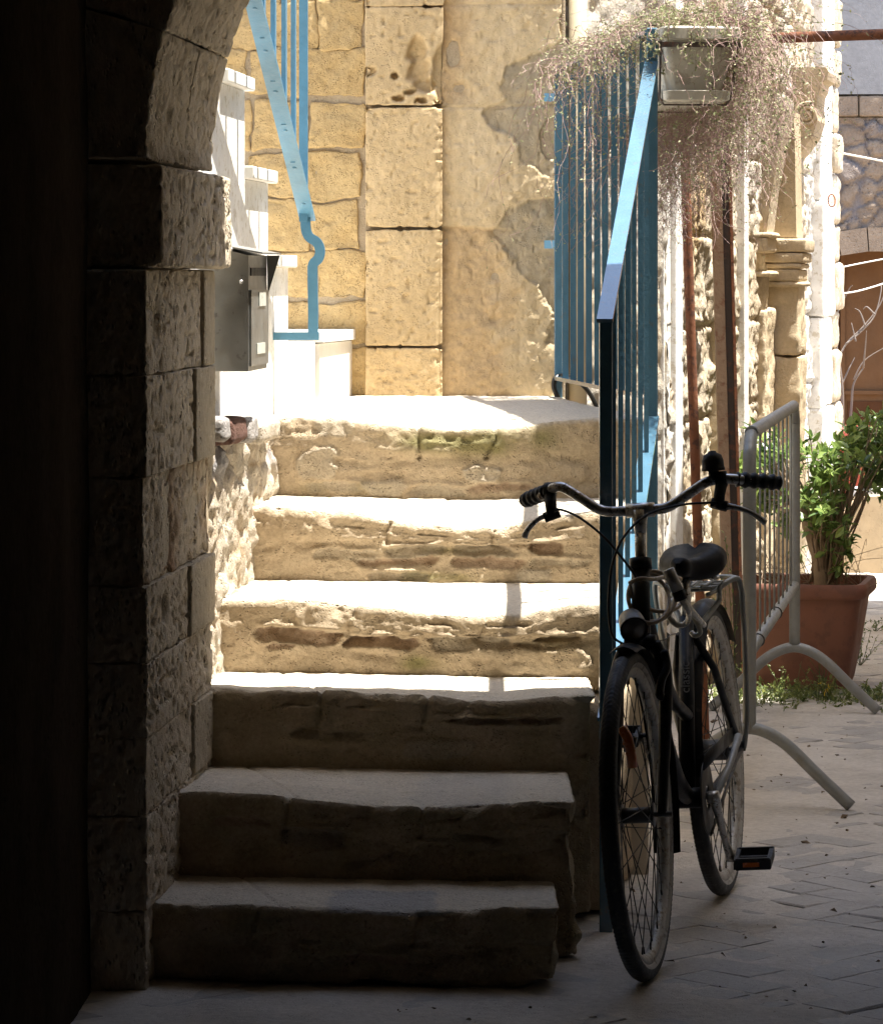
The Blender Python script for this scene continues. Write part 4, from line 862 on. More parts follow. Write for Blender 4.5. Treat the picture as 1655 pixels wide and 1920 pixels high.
mb = MB(); mb.box((fx(1579), YH + .29, -.03), (fx(1583.5), YH + .2995, fz(440))); mb.box((fx(1598), YH + .292, fz(930)), (fx(1700), YH + .2995, fz(755))); mb.build('door_panel', M['doordark'], dr, smooth=False)
# far ground wall, cords
for q, (pts, lab) in enumerate(((((1552, 282), (1600, 291), (1760, 322)), 'highest white washing line sloping down to the right across the far rubble wall'), (((1552, 507), (1610, 494), (1760, 466)), 'middle white washing line stretched below the door arch'), (((1552, 551), (1600, 547), (1660, 530), (1760, 495)), 'lowest slack white washing line across the brown door'))):
    t = MB(); t.tube([P(x, y, 18.35 + .3 * k) for k, (x, y) in enumerate(pts)], (.0052, .0038, .0042)[q], 6, smooth=5); tag(t.build('washing_line', M['cord']), lab, 'washing line', 'washing lines across the courtyard')
# low white wall
lw = thing('low_garden_wall', 'low cream rendered garden wall with a bevelled corner behind the big plant pot', 'wall', (2.4, 18.2, 0))
t = MB(); Yw = 18.2; pr = [(PX(1582, Yw), -.02), (PX(1582, Yw), PZ(962, Yw)), (PX(1612, Yw), PZ(931, Yw)), (3.4, PZ(931, Yw)), (3.4, -.02)]; k = len(pr)
t.add([(x, y, z) for y in (Yw, Yw + .16) for x, z in pr], [tuple(range(k)), tuple(range(k, 2 * k))[::-1]] + [(i, i + k, (i + 1) % k + k, (i + 1) % k) for i in range(k)]); t.build('render', paint('cream_render', (.40, .315, .21), .9, wear=(.30, .23, .15), wearamt=.4, bump=.3, spec=.2), lw, smooth=False)
t = MB(); t.bbox((PX(1606, 18.6), 18.55, -.02), (3.4, 18.8, PZ(916, 18.6)), .01); t.build('rear_kerb', M['white'], lw, smooth=False)

# bare shrub in a red pot
rp = thing('red_pot', 'tall dull red plant pot behind the green bush near the far door', 'pot', (PX(1578, 20.5), 20.5, 0))
t = MB(); t.lathe([(0, 0), (.15, 0), (.20, .55), (.215, .56), (.215, .64), (.19, .645), (.18, .58), (0, .57)], (PX(1578, 20.5), 20.5, 0)); t.build('shell', M['redpot'], rp)
t = MB(); t.lathe([(.178, .575), (.0, .585)], (PX(1578, 20.5), 20.5, .0)); t.build('soil', M['soil'], rp)
bt = thing('bare_shrub', 'leafless pale twiggy shrub standing in front of the brown door', 'shrub', (PX(1578, 20.5), 20.5, .57))
def twigs(pxy, Y, r0, r1, mb, z=0): mb.tube(np.array([P(x, y, Y + z * k) for k, (x, y) in enumerate(pxy)]), np.linspace(r0, r1, len(pxy)), 6, smooth=4) if False else mb.tube(spline([P(x, y, Y + z * k) for k, (x, y) in enumerate(pxy)], 5), [r0 * .72, r1 * .6], 6)
t = MB(); twigs([(1578, 830), (1579, 760), (1578, 720), (1572, 670)], 20.5, .017, .010, t); twigs([(1590, 830), (1596, 760), (1600, 720), (1618, 690)], 20.5, .013, .007, t); t.build('trunk', M['twig'], bt)
t = MB(); rr = random.Random(12)
for b in ([(1572, 670), (1562, 620), (1556, 570)], [(1574, 665), (1590, 640), (1620, 610), (1650, 570), (1662, 530)], [(1578, 720), (1592, 690), (1602, 670)], [(1576, 740), (1562, 700), (1552, 690)], [(1618, 690), (1622, 650), (1624, 620)], [(1600, 712), (1620, 676), (1660, 650)], [(1570, 665), (1566, 600), (1590, 545), (1598, 535)], [(1585, 645), (1615, 620), (1640, 590), (1652, 540), (1645, 535)], [(1579, 750), (1566, 740), (1556, 735)], [(1604, 640), (1596, 605)], [(1622, 612), (1612, 585), (1602, 578)], [(1640, 590), (1625, 575), (1618, 580)], [(1574, 690), (1563, 672), (1557, 655)]):
    twigs(b, 20.5, .0085, .003, t, rr.uniform(-.05, .05))
t.build('branches', M['twig'], bt)

# ------------------------------------------------------------------ big terracotta pot with a bush
tpot = thing('terracotta_pot', 'large square terracotta coloured plastic pot behind the crowd barrier', 'pot', (1.34, 13.3, 0))
PCX, PCY = PX(1508, 13.25), 13.28
def sq(hw, z, r, n=6, hy=None):
    o = []; hy = hy or hw
    for cx, cy, a0 in ((hw - r, -hy + r, -90), (hw - r, hy - r, 0), (-hw + r, hy - r, 90), (-hw + r, -hy + r, 180)):
        for k in range(n): a = math.radians(a0 + 90 * k / (n - 1)); o.append((cx + r * math.cos(a), cy + r * math.sin(a), z))
    o = np.array(o); a = math.radians(-12); o = np.stack([PCX + o[:, 0] * math.cos(a) - o[:, 1] * math.sin(a), PCY + o[:, 0] * math.sin(a) + o[:, 1] * math.cos(a), o[:, 2]], -1); return o
t = MB(); t.grid(np.array([sq(.165, 0, .05), sq(.175, .03, .05), sq(.200, .16, .055), sq(.222, .30, .06), sq(.228, .335, .06)]), closed=True); t.build('body', M['terra'], tpot, angle=40)
t = MB(); t.grid(np.array([sq(.226, .332, .06), sq(.243, .335, .06), sq(.250, .345, .06), sq(.250, .375, .06), sq(.243, .388, .06), sq(.218, .386, .05), sq(.21, .34, .05)]), closed=True); t.build('rim', M['terra'], tpot, angle=50)
t = MB(); r0 = sq(.215, .352, .05); t.add(r0, [tuple(range(len(r0)))]); t.build('soil', M['soil'], tpot, smooth=False)
def leaf_cluster(mb, c, ax, n, size, r_, spread=1.0):
    ax = ax / np.linalg.norm(ax)
    for k in range(n):
        u = ax * r_.uniform(.0, .9) + r_.normal(0, .62 * spread, 3); u /= np.linalg.norm(u)
        w = np.cross(u, (0, 0, 1) + r_.normal(0, .35, 3)); w /= np.linalg.norm(w); nn_ = np.cross(w, u)
        L = size * r_.uniform(.6, 1.25); b_ = L * r_.uniform(.17, .23); o = c + r_.normal(0, size * .16, 3); dr_ = -nn_ * L * .12
        V = [o, o + u * L * .4 + w * b_ + nn_ * b_ * .35, o + u * L * .42, o + u * L * .4 - w * b_ + nn_ * b_ * .35, o + u * L * .78 + w * b_ * .7 + dr_ * .5 + nn_ * b_ * .25, o + u * L * .8 + dr_ * .5, o + u * L * .78 - w * b_ * .7 + dr_ * .5 + nn_ * b_ * .25, o + u * L + dr_]
        tone = np.clip(r_.normal(.45, .28), 0, 1)
        mb.add(V, [(0, 1, 2), (0, 2, 3), (1, 4, 5, 2), (2, 5, 6, 3), (4, 7, 5), (5, 7, 6)], 0, {'tone': [tone] * 8})
bush = thing('green_bush', 'glossy green leafy bush with a thick old trunk growing in the terracotta pot', 'bush', (PCX, PCY, .35))
t = MB(); t.tube(spline([P(1548, 1125, 13.2), P(1540, 1060, 13.2), P(1530, 1020, 13.25), P(1517, 985, 13.25), P(1490, 920, 13.3), P(1452, 895, 13.35), P(1428, 905, 13.4)], 6), [.045, .032, .030, .026, .024, .020, .016], 12)
V = t.v[0]; V += (fbm(V * 30, 3, 3) * .006)[:, None] * RNG.normal(0, 1, 3); t.build('trunk', M['bark'], bush)
r_ = np.random.default_rng(21); lm, bm = MB(), MB()
tips = []
for (cx, cy, sx, sy, n, Y0) in ((1560, 890, 45, 40, 34, 13.2), (1545, 960, 38, 55, 40, 13.15), (1600, 830, 42, 40, 34, 13.3), (1640, 815, 26, 40, 26, 13.4), (1450, 855, 44, 30, 34, 13.4), (1425, 900, 30, 66, 30, 13.45), (1480, 950, 34, 66, 30, 13.4), (1650, 880, 16, 40, 12, 13.3), (1580, 1030, 22, 36, 14, 13.1), (1635, 900, 18, 25, 8, 13.3), (1560, 850, 60, 20, 14, 13.3)):
    for k in range(n):
        x, y = r_.normal(cx, sx * .62), r_.normal(cy, sy * .62)
        if y > 1085 or y < 778 or (x > 1590 and y > 960) or r_.random() < .15: continue
        tips.append((x, y, Y0 + r_.normal(0, .10)))
root = [P(1548, 1090, 13.2), P(1556, 1080, 13.18), P(1535, 1080, 13.25)]
for (x, y, Yt) in tips:
    c = P(x, y, Yt); b0_ = root[r_.integers(0, 3)] + r_.normal(0, .02, 3) if x > 1500 else P(1500 + r_.normal(0, 12), 945, 13.27)
    mid = b0_ * .45 + c * .55 + np.array([0, 0, .03 * r_.random()]) + r_.normal(0, .02, 3)
    if r_.random() < .6: bm.tube(spline([b0_, mid, c], 4), [.005, .0018], 5)
    leaf_cluster(lm, c, (c - mid) + np.array([0, 0, .06]), r_.integers(7, 13), .050, r_)
for k in range(40):             # dry tangle on the soil
    c = np.array([PCX + r_.uniform(-.2, .22), PCY + r_.uniform(-.2, .2), .37]); bm.tube(spline([c, c + r_.normal(0, .04, 3) + (0, 0, .04), c + r_.normal(0, .07, 3) + (0, 0, .09)], 3), [.0018, .0008], 4)
bm.build('branches', M['bark'], bush); lm.build('leaves', M['leaf'], bush, smooth=False)

# second bush further back on the right
b2 = thing('low_shrub', 'small leafy shrub on the far right above the cream garden wall', 'shrub', (2.2, 19.2, .0))
lm, bm = MB(), MB()
for k in range(26):
    c = P(r_.normal(1640, 16), r_.normal(850, 40), 19.2 + r_.normal(0, .1)); bm.tube(spline([P(1640, 960, 19.2), c * .5 + P(1640, 930, 19.2) * .5, c], 4), [.007, .002], 5); leaf_cluster(lm, c, np.array([0, -.3, 1.]), 8, .06, r_)
bm.build('branches', M['bark'], b2); lm.build('leaves', M['leaf'], b2, smooth=False)

# weeds at the pot
lm = MB()
for k in range(700):
    x = r_.uniform(.72, 1.62); yb = 12.95 - .9 * abs(x - 1.15) * .25 + r_.normal(-.12, .14); 
    if x < .95: yb += .35
    c = np.array([x, yb, abs(r_.normal(0, .018)) + .002])
    leaf_cluster(lm, c, np.array([0, 0, .8]), r_.integers(4, 8), r_.uniform(.012, .026), r_, 1.2)
tag(lm.build('weeds', M['weed'], smooth=False), kind='stuff')
fl = thing('flowering_weed', 'straggly yellow flowered weed at the foot of the terracotta pot', 'weed', (PX(1545, 12.8), 12.8, 0))
st_, lf, yf = MB(), MB(), MB()
for k in range(16):
    a = np.array([PX(1545, 12.8) + r_.normal(0, .03), 12.8 + r_.normal(0, .03), 0]); b = a + np.array([r_.normal(0, .05), r_.normal(0, .03), r_.uniform(.05, .14)])
    st_.tube(spline([a, (a + b) / 2 + r_.normal(0, .01, 3), b], 3), [.0016, .0008], 4); leaf_cluster(lf, (a + b) / 2, np.array([0, 0, 1.]), 4, .018, r_)
for (x, y) in ((1543, 1286), (1551, 1296), (1546, 1300), (1536, 1283), (1555, 1290)): leaf_cluster(yf, P(x, y, 12.78), np.array([0, -.5, 1.]), 9, .013, r_, 1.3)
st_.build('stems', M['weed'], fl); lf.build('leaves', M['weed'], fl, smooth=False); yf.build('flowers', M['yellow'], fl, smooth=False)
def spray(name, lab, base, n, h, spread, seed):
    q_ = np.random.default_rng(seed); o = thing(name, lab, 'weed', tuple(base)); s1, s2 = MB(), MB()
    for k in range(n):
        b = base + np.array([q_.normal(0, spread), q_.normal(0, spread), q_.uniform(.4, 1) * h]); m_ = (base + b) / 2 + q_.normal(0, .02, 3)
        pth = spline([base, m_, b], 5); s1.tube(pth, [.0016, .0008], 4)
        for c in pth[3:]: leaf_cluster(s2, c, b - base, 2, .016, q_)
    s1.build('stems', M['weed'], o); s2.build('leaves', M['weed'], o, smooth=False)
spray('tall_weed', 'thin upright weed growing to the right of the terracotta pot', np.array([PX(1612, 13.9), 13.9, 0.]), 7, .16, .05, 3)
spray('tall_weed', 'sprawling pale weed in front of the terracotta pot', np.array([PX(1462, 12.75), 12.75, 0.]), 9, .13, .07, 4)
spray('tall_weed', 'thin climbing weed at the foot of the brown steel post', np.array([PX(1372, 12.6), 12.6, 0.]), 8, .62, .05, 5)
spray('tall_weed', 'small green weed on the bright ground far right', np.array([PX(1640, 15.2), 15.2, 0.]), 9, .05, .06, 6)

# loose debris on the ground
mb = MB(); q_ = np.random.default_rng(31)
for k in range(420):
    Yd = q_.uniform(6.9, 14); x = q_.uniform(-.1 if Yd < 7.5 else .35, 1.75)
    if x > courtX(max(Yd, 12)) and False: continue
    s_ = abs(q_.normal(.0010, .0018)) + .0010; V = q_.normal(0, 1, (6, 3)) * s_ * np.array([1.2, 1.2, .6]) + np.array([x, Yd, s_ * .5 + .003])
    mb.add(V, [(0, 1, 2), (0, 2, 3), (0, 3, 4), (0, 4, 1), (5, 2, 1), (5, 3, 2), (5, 4, 3), (5, 1, 4)])
tag(mb.build('debris', M['crumb'], smooth=False), kind='stuff')

# ------------------------------------------------------------------ crowd barrier
cb = thing('crowd_barrier', 'galvanised steel crowd barrier standing end-on in front of the terracotta pot', 'barrier', (1.0, 11.3, 0))
n0, f0 = np.array([.869, 10.20]), np.array([1.212, 12.41]); ud = (f0 - n0) / np.linalg.norm(f0 - n0); pd = np.array([ud[1], -ud[0]])
def bp(s_, z, o=0): q = n0 + ud * s_ + pd * o; return (q[0], q[1], z)
LB = np.linalg.norm(f0 - n0)
pth = spline([bp(0, .22), bp(0, .60), bp(0, .95), bp(.02, 1.02), bp(.09, 1.055), bp(.25, 1.058), bp(LB - .25, 1.058), bp(LB - .09, 1.055), bp(LB - .02, 1.02), bp(LB, .95), bp(LB, .60), bp(LB, .24)], 6)
t = MB(); t.tube(pth, .019, 14); t.build('frame', M['galv'], cb)
t = MB(); t.tube([bp(.01, .44), bp(LB - .01, .44)], .017, 12); t.build('bottom_rail', M['galv'], cb)
for s_ in np.linspace(0, LB, 11)[1:-1]:
    t = MB(); t.tube([bp(s_, .44), bp(s_, 1.055)], .0034, 8); t.build('bar', M['galv'], cb)
for s_, nm in ((0., 'foot'), (LB, 'foot')):
    t = MB(); t.tube(spline([bp(s_, .012, -.29), bp(s_, .10, -.19), bp(s_, .185, -.10), bp(s_, .222, -.03), bp(s_, .222, .03), bp(s_, .185, .10), bp(s_, .10, .19), bp(s_, .012, .285)], 6), .0175, 12); t.build(nm, M['galv'], cb)
aa = np.linspace(0, 2 * np.pi, 17)
for s_ in (.35, 1.2):
    t = MB(); t.tube([np.array(bp(s_, .44)) + np.array([pd[0] * .019 * math.cos(a), pd[1] * .019 * math.cos(a), .019 * math.sin(a)]) for a in aa], .0022, 5); t.build('wire_tie', M['wire'], cb)

# ------------------------------------------------------------------ bicycle
bk = thing('bicycle', 'old black city bicycle with upright handlebars leaning beside the stone stairs', 'bicycle', (.445, 7.72, 0))
LN = math.radians(4.0); HD = math.radians(13.0)
def Bk(u, v, w):
    v2 = v * math.cos(LN) - w * math.sin(LN); w2 = w * math.cos(LN) + v * math.sin(LN)
    return np.array((.443 + math.sin(HD) * u + math.cos(HD) * v2, 7.72 + math.cos(HD) * u - math.sin(HD) * v2, w2 + .002))
def BB(pts): return np.array([Bk(*p) for p in pts])
AXV = Bk(0, 1, .5) - Bk(0, 0, .5)
RW, RT = .329, .0215
def wheel(u0, nm):
    c = (u0, 0, RW + RT)
    def ringp(r, v, th): return Bk(u0 + r * math.sin(th), v, RW + RT + r * math.cos(th))
    # rim
    N = 96; prof = [(RW - .030, -.009), (RW - .036, 0), (RW - .030, .009), (RW - .016, .0135), (RW - .012, .010), (RW - .018, 0), (RW - .012, -.010), (RW - .016, -.0135)]
    G = np.array([[ringp(r, v, a) for r, v in prof] for a in np.linspace(0, 2 * np.pi, N + 1)]); t = MB(); t.grid(G, closed=True); rim = t.build(nm, M['rim'], bk)
    # tyre with tread
    N = 640; ph = np.linspace(-2.75, 2.75, 30); th = np.linspace(0, 2 * np.pi, N + 1)
    TH, PH = np.meshgrid(th, ph, indexing='ij'); cell = TH * RW / .0125 + np.abs(PH) * 1.1
    cr = sst(.75, .60, np.abs(((cell) % 1) - .5) * 2) * .5 + .5 * sst(.04, .10, np.abs(PH)) * sst(.05, .12, np.abs(np.abs(PH) - .55))
    knob = np.where(np.abs(PH) < 1.15, cr, .4); r = RT * (1 - .0) + .0030 * knob - .0030
    Rr = RW + r * np.cos(PH); Vv = r * np.sin(PH) * .95
    G = np.array([Bk(0, 0, 0)]); 
    U = u0 + Rr * np.sin(TH); Wp = RW + RT + Rr * np.cos(TH)
    v2 = Vv * math.cos(LN) - Wp * math.sin(LN); w2 = Wp * math.cos(LN) + Vv * math.sin(LN)
    G = np.stack([.443 + math.sin(HD) * U + math.cos(HD) * v2, 7.72 + math.cos(HD) * U - math.sin(HD) * v2, w2 + .002], -1)
    t = MB(); t.grid(G[:, 5:25]); ty = t.build('tyre', M['rubber'], rim)
    t = MB(); t.grid(G[:, :6]); t.grid(G[:, 24:]); t.build('sidewall', M['whitewall'], rim)
    # hub and spokes
    hw = .05
    t = MB(); t.tube(BB([(u0, -hw - .025, RW + RT), (u0, hw + .025, RW + RT)]), .006, 8); t.tube(BB([(u0, -.034, RW + RT), (u0, .034, RW + RT)]), .017 if u0 == 0 else .026, 14)
    for sg in (-1, 1): t.tube(BB([(u0, sg * .032, RW + RT), (u0, sg * .036, RW + RT)]), .026 if u0 == 0 else .038, 16)
    t.build('hub', M['plastic'], rim)
    t = MB()
    for k in range(36):
        sg = 1 if k % 2 else -1; a = 2 * math.pi * k / 36 + .07; ha = a + (1.1 if (k // 2) % 2 else -1.1); hr = .025 if u0 == 0 else .036
        t.tube([ringp(hr, sg * .034, ha), ringp(RW - .032, sg * .002, a)], .00125, 5); t.tube([ringp(RW - .050, sg * .0035, a), ringp(RW - .033, sg * .002, a)], .0022, 5)
    t.build('spokes', M['wire'], rim)
    return rim
w1 = wheel(0, 'wheel'); w2 = wheel(1.09, 'wheel')
t = MB(); q0, q1 = np.array((.0 + .20, .008, .35 + .185)), np.array((.20 + .0, .018, .35 + .10)); t.tube(BB([(-.17, .010, .56), (-.17, .022, .535), (-.165, .026, .495), (-.16, .026, .475)]), .011, 8); t.build('reflector', M['orange'], w1)
AX = RW + RT
def part(name, mat, fn, parent=bk, **kw):
    t = MB(); fn(t); return t.build(name, mat, parent, **kw)
HB, HT = (.185, 0, .695), (.243, 0, .868)
def frame(t):
    t.tube(BB([HB, HT]), .0205, 16)
    t.tube(BB([(.195, 0, .715), (.34, 0, .52), (.50, 0, .37), (.655, 0, .295)]), .0195, 14, smooth=5)
    t.tube(BB([(.225, 0, .80), (.36, 0, .66), (.52, 0, .545), (.725, 0, .475)]), .0155, 14, smooth=5)
    t.tube(BB([(.655, 0, .29), (.80, 0, .70)]), .0175, 14)
    t.tube(BB([(.655, -.036, .295), (.655, .036, .295)]), .024, 16)
    for sg in (-1, 1):
        t.tube(BB([(.785, sg * .016, .66), (.88, sg * .045, .57), (1.09, sg * .062, AX)]), .0095, 10)
part('frame', M['black'], frame)
def stays(t):
    for sg in (-1, 1): t.tube(BB([(.665, sg * .022, .292), (.72, sg * .034, .295), (.80, sg * .05, .305), (1.09, sg * .063, AX)]), [.0125, .0125, .012, .009], 12, smooth=5)
part('chainstays', paint('grey_worn_paint', (.055, .055, .06), .45, spec=.3), stays)
def fork(t):
    for sg in (-1, 1): t.tube(BB([(.178, sg * .030, .70), (.16, sg * .052, .64), (.11, sg * .053, .52), (.045, sg * .053, .42), (-.0, sg * .053, AX)]), [.015, .0165, .014, .012, .010], 12, smooth=5)
    t.tube(BB([(.178, -.034, .70), (.178, .034, .70)]), .019, 12)
part('fork', M['black'], fork)
def fender(u0, a0, a1, hw, t, R=RW + RT + .016):
    th = np.linspace(a0, a1, 40); ps_ = np.linspace(-1, 1, 9)
    for dR in (0, .0015):
        G = np.array([[Bk(u0 + (R + dR - .014 * p * p) * math.sin(a), hw * p, AX + (R + dR - .014 * p * p) * math.cos(a)) for p in ps_] for a in th]); t.grid(G, flip=bool(dR))
part('front_mudguard', M['black'], lambda t: fender(0, -.12, 1.95, .030, t))
part('rear_mudguard', M['black'], lambda t: fender(1.09, -1.62, .85, .029, t))
part('stem', M['chrome'], lambda t: (t.tube(BB([(.243, 0, .86), (.272, 0, .945)]), .0125, 14), t.tube(BB([(.268, 0, .935), (.280, 0, .985)]), [.0125, .019], 14), t.tube(BB([(.2835, -.030, .986), (.2835, .032, .986)]), .0165, 14)))
part('headset_cup', M['black'], lambda t: t.tube(BB([(.240, 0, .858), (.247, 0, .88)]), .025, 14)); part('headset_cup', M['black'], lambda t: t.tube(BB([(.183, 0, .69), (.188, 0, .705)]), .026, 14))
HBAR = [(.335, -.232, 1.027), (.318, -.205, 1.042), (.300, -.175, 1.046), (.288, -.135, 1.022), (.284, -.085, .990), (.2835, -.03, .986), (.2835, .03, .986), (.284, .065, .990), (.280, .115, 1.018), (.275, .155, 1.040), (.275, .19, 1.045), (.285, .225, 1.041), (.300, .25, 1.037)]
part('handlebar', M['chrome'], lambda t: t.tube(BB(HBAR), .0115, 14, smooth=6))
def grip(a, b, ridges):
    def f(t):
        a_, b_ = np.array(a), np.array(b); n = 41; pth = BB([a_ + (b_ - a_) * s for s in np.linspace(0, 1, n)])
        s = np.linspace(0, 1, n); rad = .0165 + .0022 * np.cos(s * ridges * 2 * np.pi) ; rad[0] = .013; rad[-1] = .011; rad[-2] = .0155; t.tube(pth, rad, 14)
    return f
part('grip', M['rubber'], grip((.325, -.215, 1.037), (.405, -.285, 1.015), 5))
part('grip', M['rubber'], grip((.288, .218, 1.042), (.330, .312, 1.026), 5))
def lever(sg, c, ex):
    def f(t):
        c_ = np.array(c); t.tube(BB([c_ + (0, -.012, 0), c_ + (0, .012, 0)]), .0175, 12)
        t.tube(BB([c_ + (-.005, 0, -.01), c_ + (-.022, -sg * .004, -.035), c_ + (-.028, -sg * .006, -.062)]), [.014, .013, .012], 8)
        t.tube(BB([c_ + (-.022, -sg * .022, -.05), c_ + (-.026, sg * .012, -.060)]), .012, 10)
    return f
part('brake_lever_clamp', M['rubber'], lever(-1, (.325, -.208, 1.040), 0))
part('brake_lever_clamp', M['rubber'], lever(1, (.275, .188, 1.045), 0))
part('brake_lever', M['chrome'], lambda t: t.tube(BB([(.298, -.215, .985), (.295, -.235, .977), (.300, -.258, .958), (.308, -.270, .940)]), [.006, .0055, .006, .0075], 8, smooth=5))
part('brake_lever', M['chrome'], lambda t: t.tube(BB([(.252, .200, .985), (.25, .225, .980), (.255, .255, .966), (.265, .280, .944)]), [.008, .0055, .006, .0075], 8, smooth=5))
part('bell', M['rubber'], lambda t: (t.lathe([(0, .036), (.008, .035), (.010, .031), (.020, .026), (.024, .014), (.0245, .0), (.026, -.003), (.026, -.008), (0, -.010)][::-1], Bk(.27, .172, 1.073), Bk(0, 0, 1) - Bk(0, 0, 0), 20), t.tube(BB([(.272, .172, 1.045), (.27, .172, 1.07)]), .012, 10)))
def cab(pts, Y0=None, r=.0028): return lambda t: t.tube(np.array([P(x, y, Yc) for x, y, Yc in pts]), r, 7, smooth=8)
part('brake_cable', M['rubber'], cab([(1040, 958, 8.0), (1052, 956, 7.99), (1085, 970, 7.96), (1130, 1005, 7.94), (1165, 1045, 7.93), (1193, 1083, 7.92)]))
part('brake_cable', M['rubber'], cab([(1364, 950, 7.94), (1345, 943, 7.93), (1320, 943, 7.92), (1275, 947, 7.90), (1215, 964, 7.86), (1172, 1003, 7.82), (1150, 1050, 7.80), (1142, 1100, 7.80), (1141, 1150, 7.80), (1147, 1190, 7.82), (1165, 1206, 7.85), (1185, 1215, 7.86)]))
# saddle: lofted
def saddle(t):
    us = np.linspace(.735, 1.0, 26); G = []
    for u in us:
        s = (u - .735) / .265; hw = .024 + .056 * sst(.22, .8, s); hw *= (1 - max(0, (s - .93) / .07) ** 2 * .5); zt = .850 - .012 * math.sin(math.pi * s) + .012 * s; th_ = .046 + .030 * sst(.25, .8, s)
        if s < .12: hw *= math.sqrt(max(.06, 1 - (1 - s / .12) ** 2)); th_ *= math.sqrt(max(.06, 1 - (1 - s / .12) ** 2))
        row = []
        for a in np.linspace(0, 2 * np.pi, 24, endpoint=False):
            x = math.copysign(abs(math.cos(a)) ** .7, math.cos(a)); z = math.copysign(abs(math.sin(a)) ** .75, math.sin(a))
            dip = .016 * math.exp(-(x / .32) ** 2) * max(z, 0) * sst(.30, .7, np.array(s))
            row.append(Bk(u, hw * x, zt - .023 - (.012 if s > .5 else .012 * s * 2) + th_ * .5 * z - dip))
        G.append(row)
    G = np.array(G); t.grid(G, closed=True); t.add(G[0], [tuple(range(24))]); t.add(G[-1], [tuple(range(24))[::-1]])
sd = part('saddle', M['saddle'], saddle)
part('springs', M['chrome'], lambda t: [t.tube(BB([(.955 + .014 * math.cos(a), sg * .045 + .014 * math.sin(a), .775 + .0065 * a / 6.28 * 1.6) for a in np.linspace(0, 6.28 * 4, 60)]), .0028, 6) for sg in (-1, 1)] + [t.tube(BB([(.76, 0, .822), (.82, .02 * sg, .80), (.95, .045 * sg, .775)]), .0035, 6, smooth=4) for sg in (-1, 1)], sd)
part('seat_post', M['chrome'], lambda t: t.tube(BB([(.795, 0, .69), (.832, 0, .80)]), .0128, 14))
# rack
def rack(t):
    for sg in (-1, 1):
        t.tube(BB([(.90, sg * .035, .742), (.94, sg * .052, .748), (1.25, sg * .055, .755)]), .005, 8, smooth=4)
    t.tube(BB([(1.25, -.055, .755), (1.27, -.03, .757), (1.27, .03, .757), (1.25, .055, .755)]), .005, 8, smooth=4)
    for u in (.96, 1.04, 1.12, 1.20): t.tube(BB([(u, -.052, .75), (u, .052, .75)]), .004, 6)
    for v in (-.018, .018): t.tube(BB([(.93, v, .757), (1.22, v, .760)]), .0035, 6)
    for sg in (-1, 1): t.tube(BB([(.86, sg * .022, .675), (.92, sg * .04, .70), (.945, sg * .058, .725), (.95, sg * .062, .755), (.985, sg * .095, .772), (1.0, sg * .104, .755), (1.02, sg * .103, .69), (1.075, sg * .088, .45), (1.09, sg * .075, AX + .02), (1.09, sg * .07, AX)]), .0068, 9, smooth=5)
part('rear_rack', M['galv'], rack)
# drivetrain
CA = math.radians(-66)
def crank(sg):
    def f(t):
        cu, cw = .17 * math.cos(CA) * sg, .17 * math.sin(CA) * sg
        # right crank hangs down and slightly back, left one points the opposite way
        t.tube(BB([(.655, sg * .060, .295), (.655 + cu * .3, sg * .066, .295 + cw * .3), (.655 + cu * .7, sg * .072, .295 + cw * .7), (.655 + cu, sg * .080, .295 + cw)]), [.015, .010, .0085, .012], 10, smooth=4); t.tube(BB([(.655, sg * .045, .295), (.655, sg * .072, .295)]), .014, 12)
    return f
def pedal(sg):
    def f(t):
        cu, cw = .655 + .17 * math.cos(CA) * sg, .295 + .17 * math.sin(CA) * sg
        t.tube(BB([(cu, sg * .075, cw), (cu, sg * .175, cw)]), .007, 8)
        for du in (-.032, .032):
            for v0, v1 in ((.095, .175),):
                a = Bk(cu + du, sg * v0, cw + .0 + du * .25); b = Bk(cu + du, sg * v1, cw + du * .25)
                t.bar(a, b, .012, .027, (0, 0, 1))
        for v in (.095, .172): t.bar(Bk(cu - .036, sg * v, cw - .009), Bk(cu + .036, sg * v, cw + .009), .010, .024, (0, 0, 1))
    return f
CRM = M['chrome']
pr_ = part('crank', CRM, crank(1)); part('crank', CRM, crank(-1))
for sg in (1, -1):
    pd_ = part('pedal', M['rubber'], pedal(sg), smooth=False)
    cu, cw = .655 + .17 * math.cos(CA) * sg, .295 + .17 * math.sin(CA) * sg
    part('pedal_reflector', M['orange'], lambda t: t.bar(Bk(cu - .0395, sg * .112, cw - .009), Bk(cu - .0395, sg * .150, cw - .009), .002, .010, (0, 0, 1)), pd_, smooth=False)
part('chainring', M['wire'], lambda t: t.lathe([(.03, 0), (.085, 0), (.088, .002), (.085, .004), (.03, .004)], Bk(.655, .043, .295), AXV, 44))
part('chain', M['wire'], lambda t: [t.tube(BB([(.655, .047, .295 + .086 * s), (1.09, .047, AX + .036 * s)]), .0045, 6) for s in (1, -1)])
part('chain_guard', M['black'], lambda t: [t.bar(Bk(.57, .056, .385), Bk(1.05, .056, .395), .003, .035, (0, 0, 1))])
part('kickstand', M['galv'], lambda t: t.tube(BB([(.74, .05, .285), (.80, .075, .34), (.93, .085, .40)]), [.009, .008, .010], 8, smooth=4))
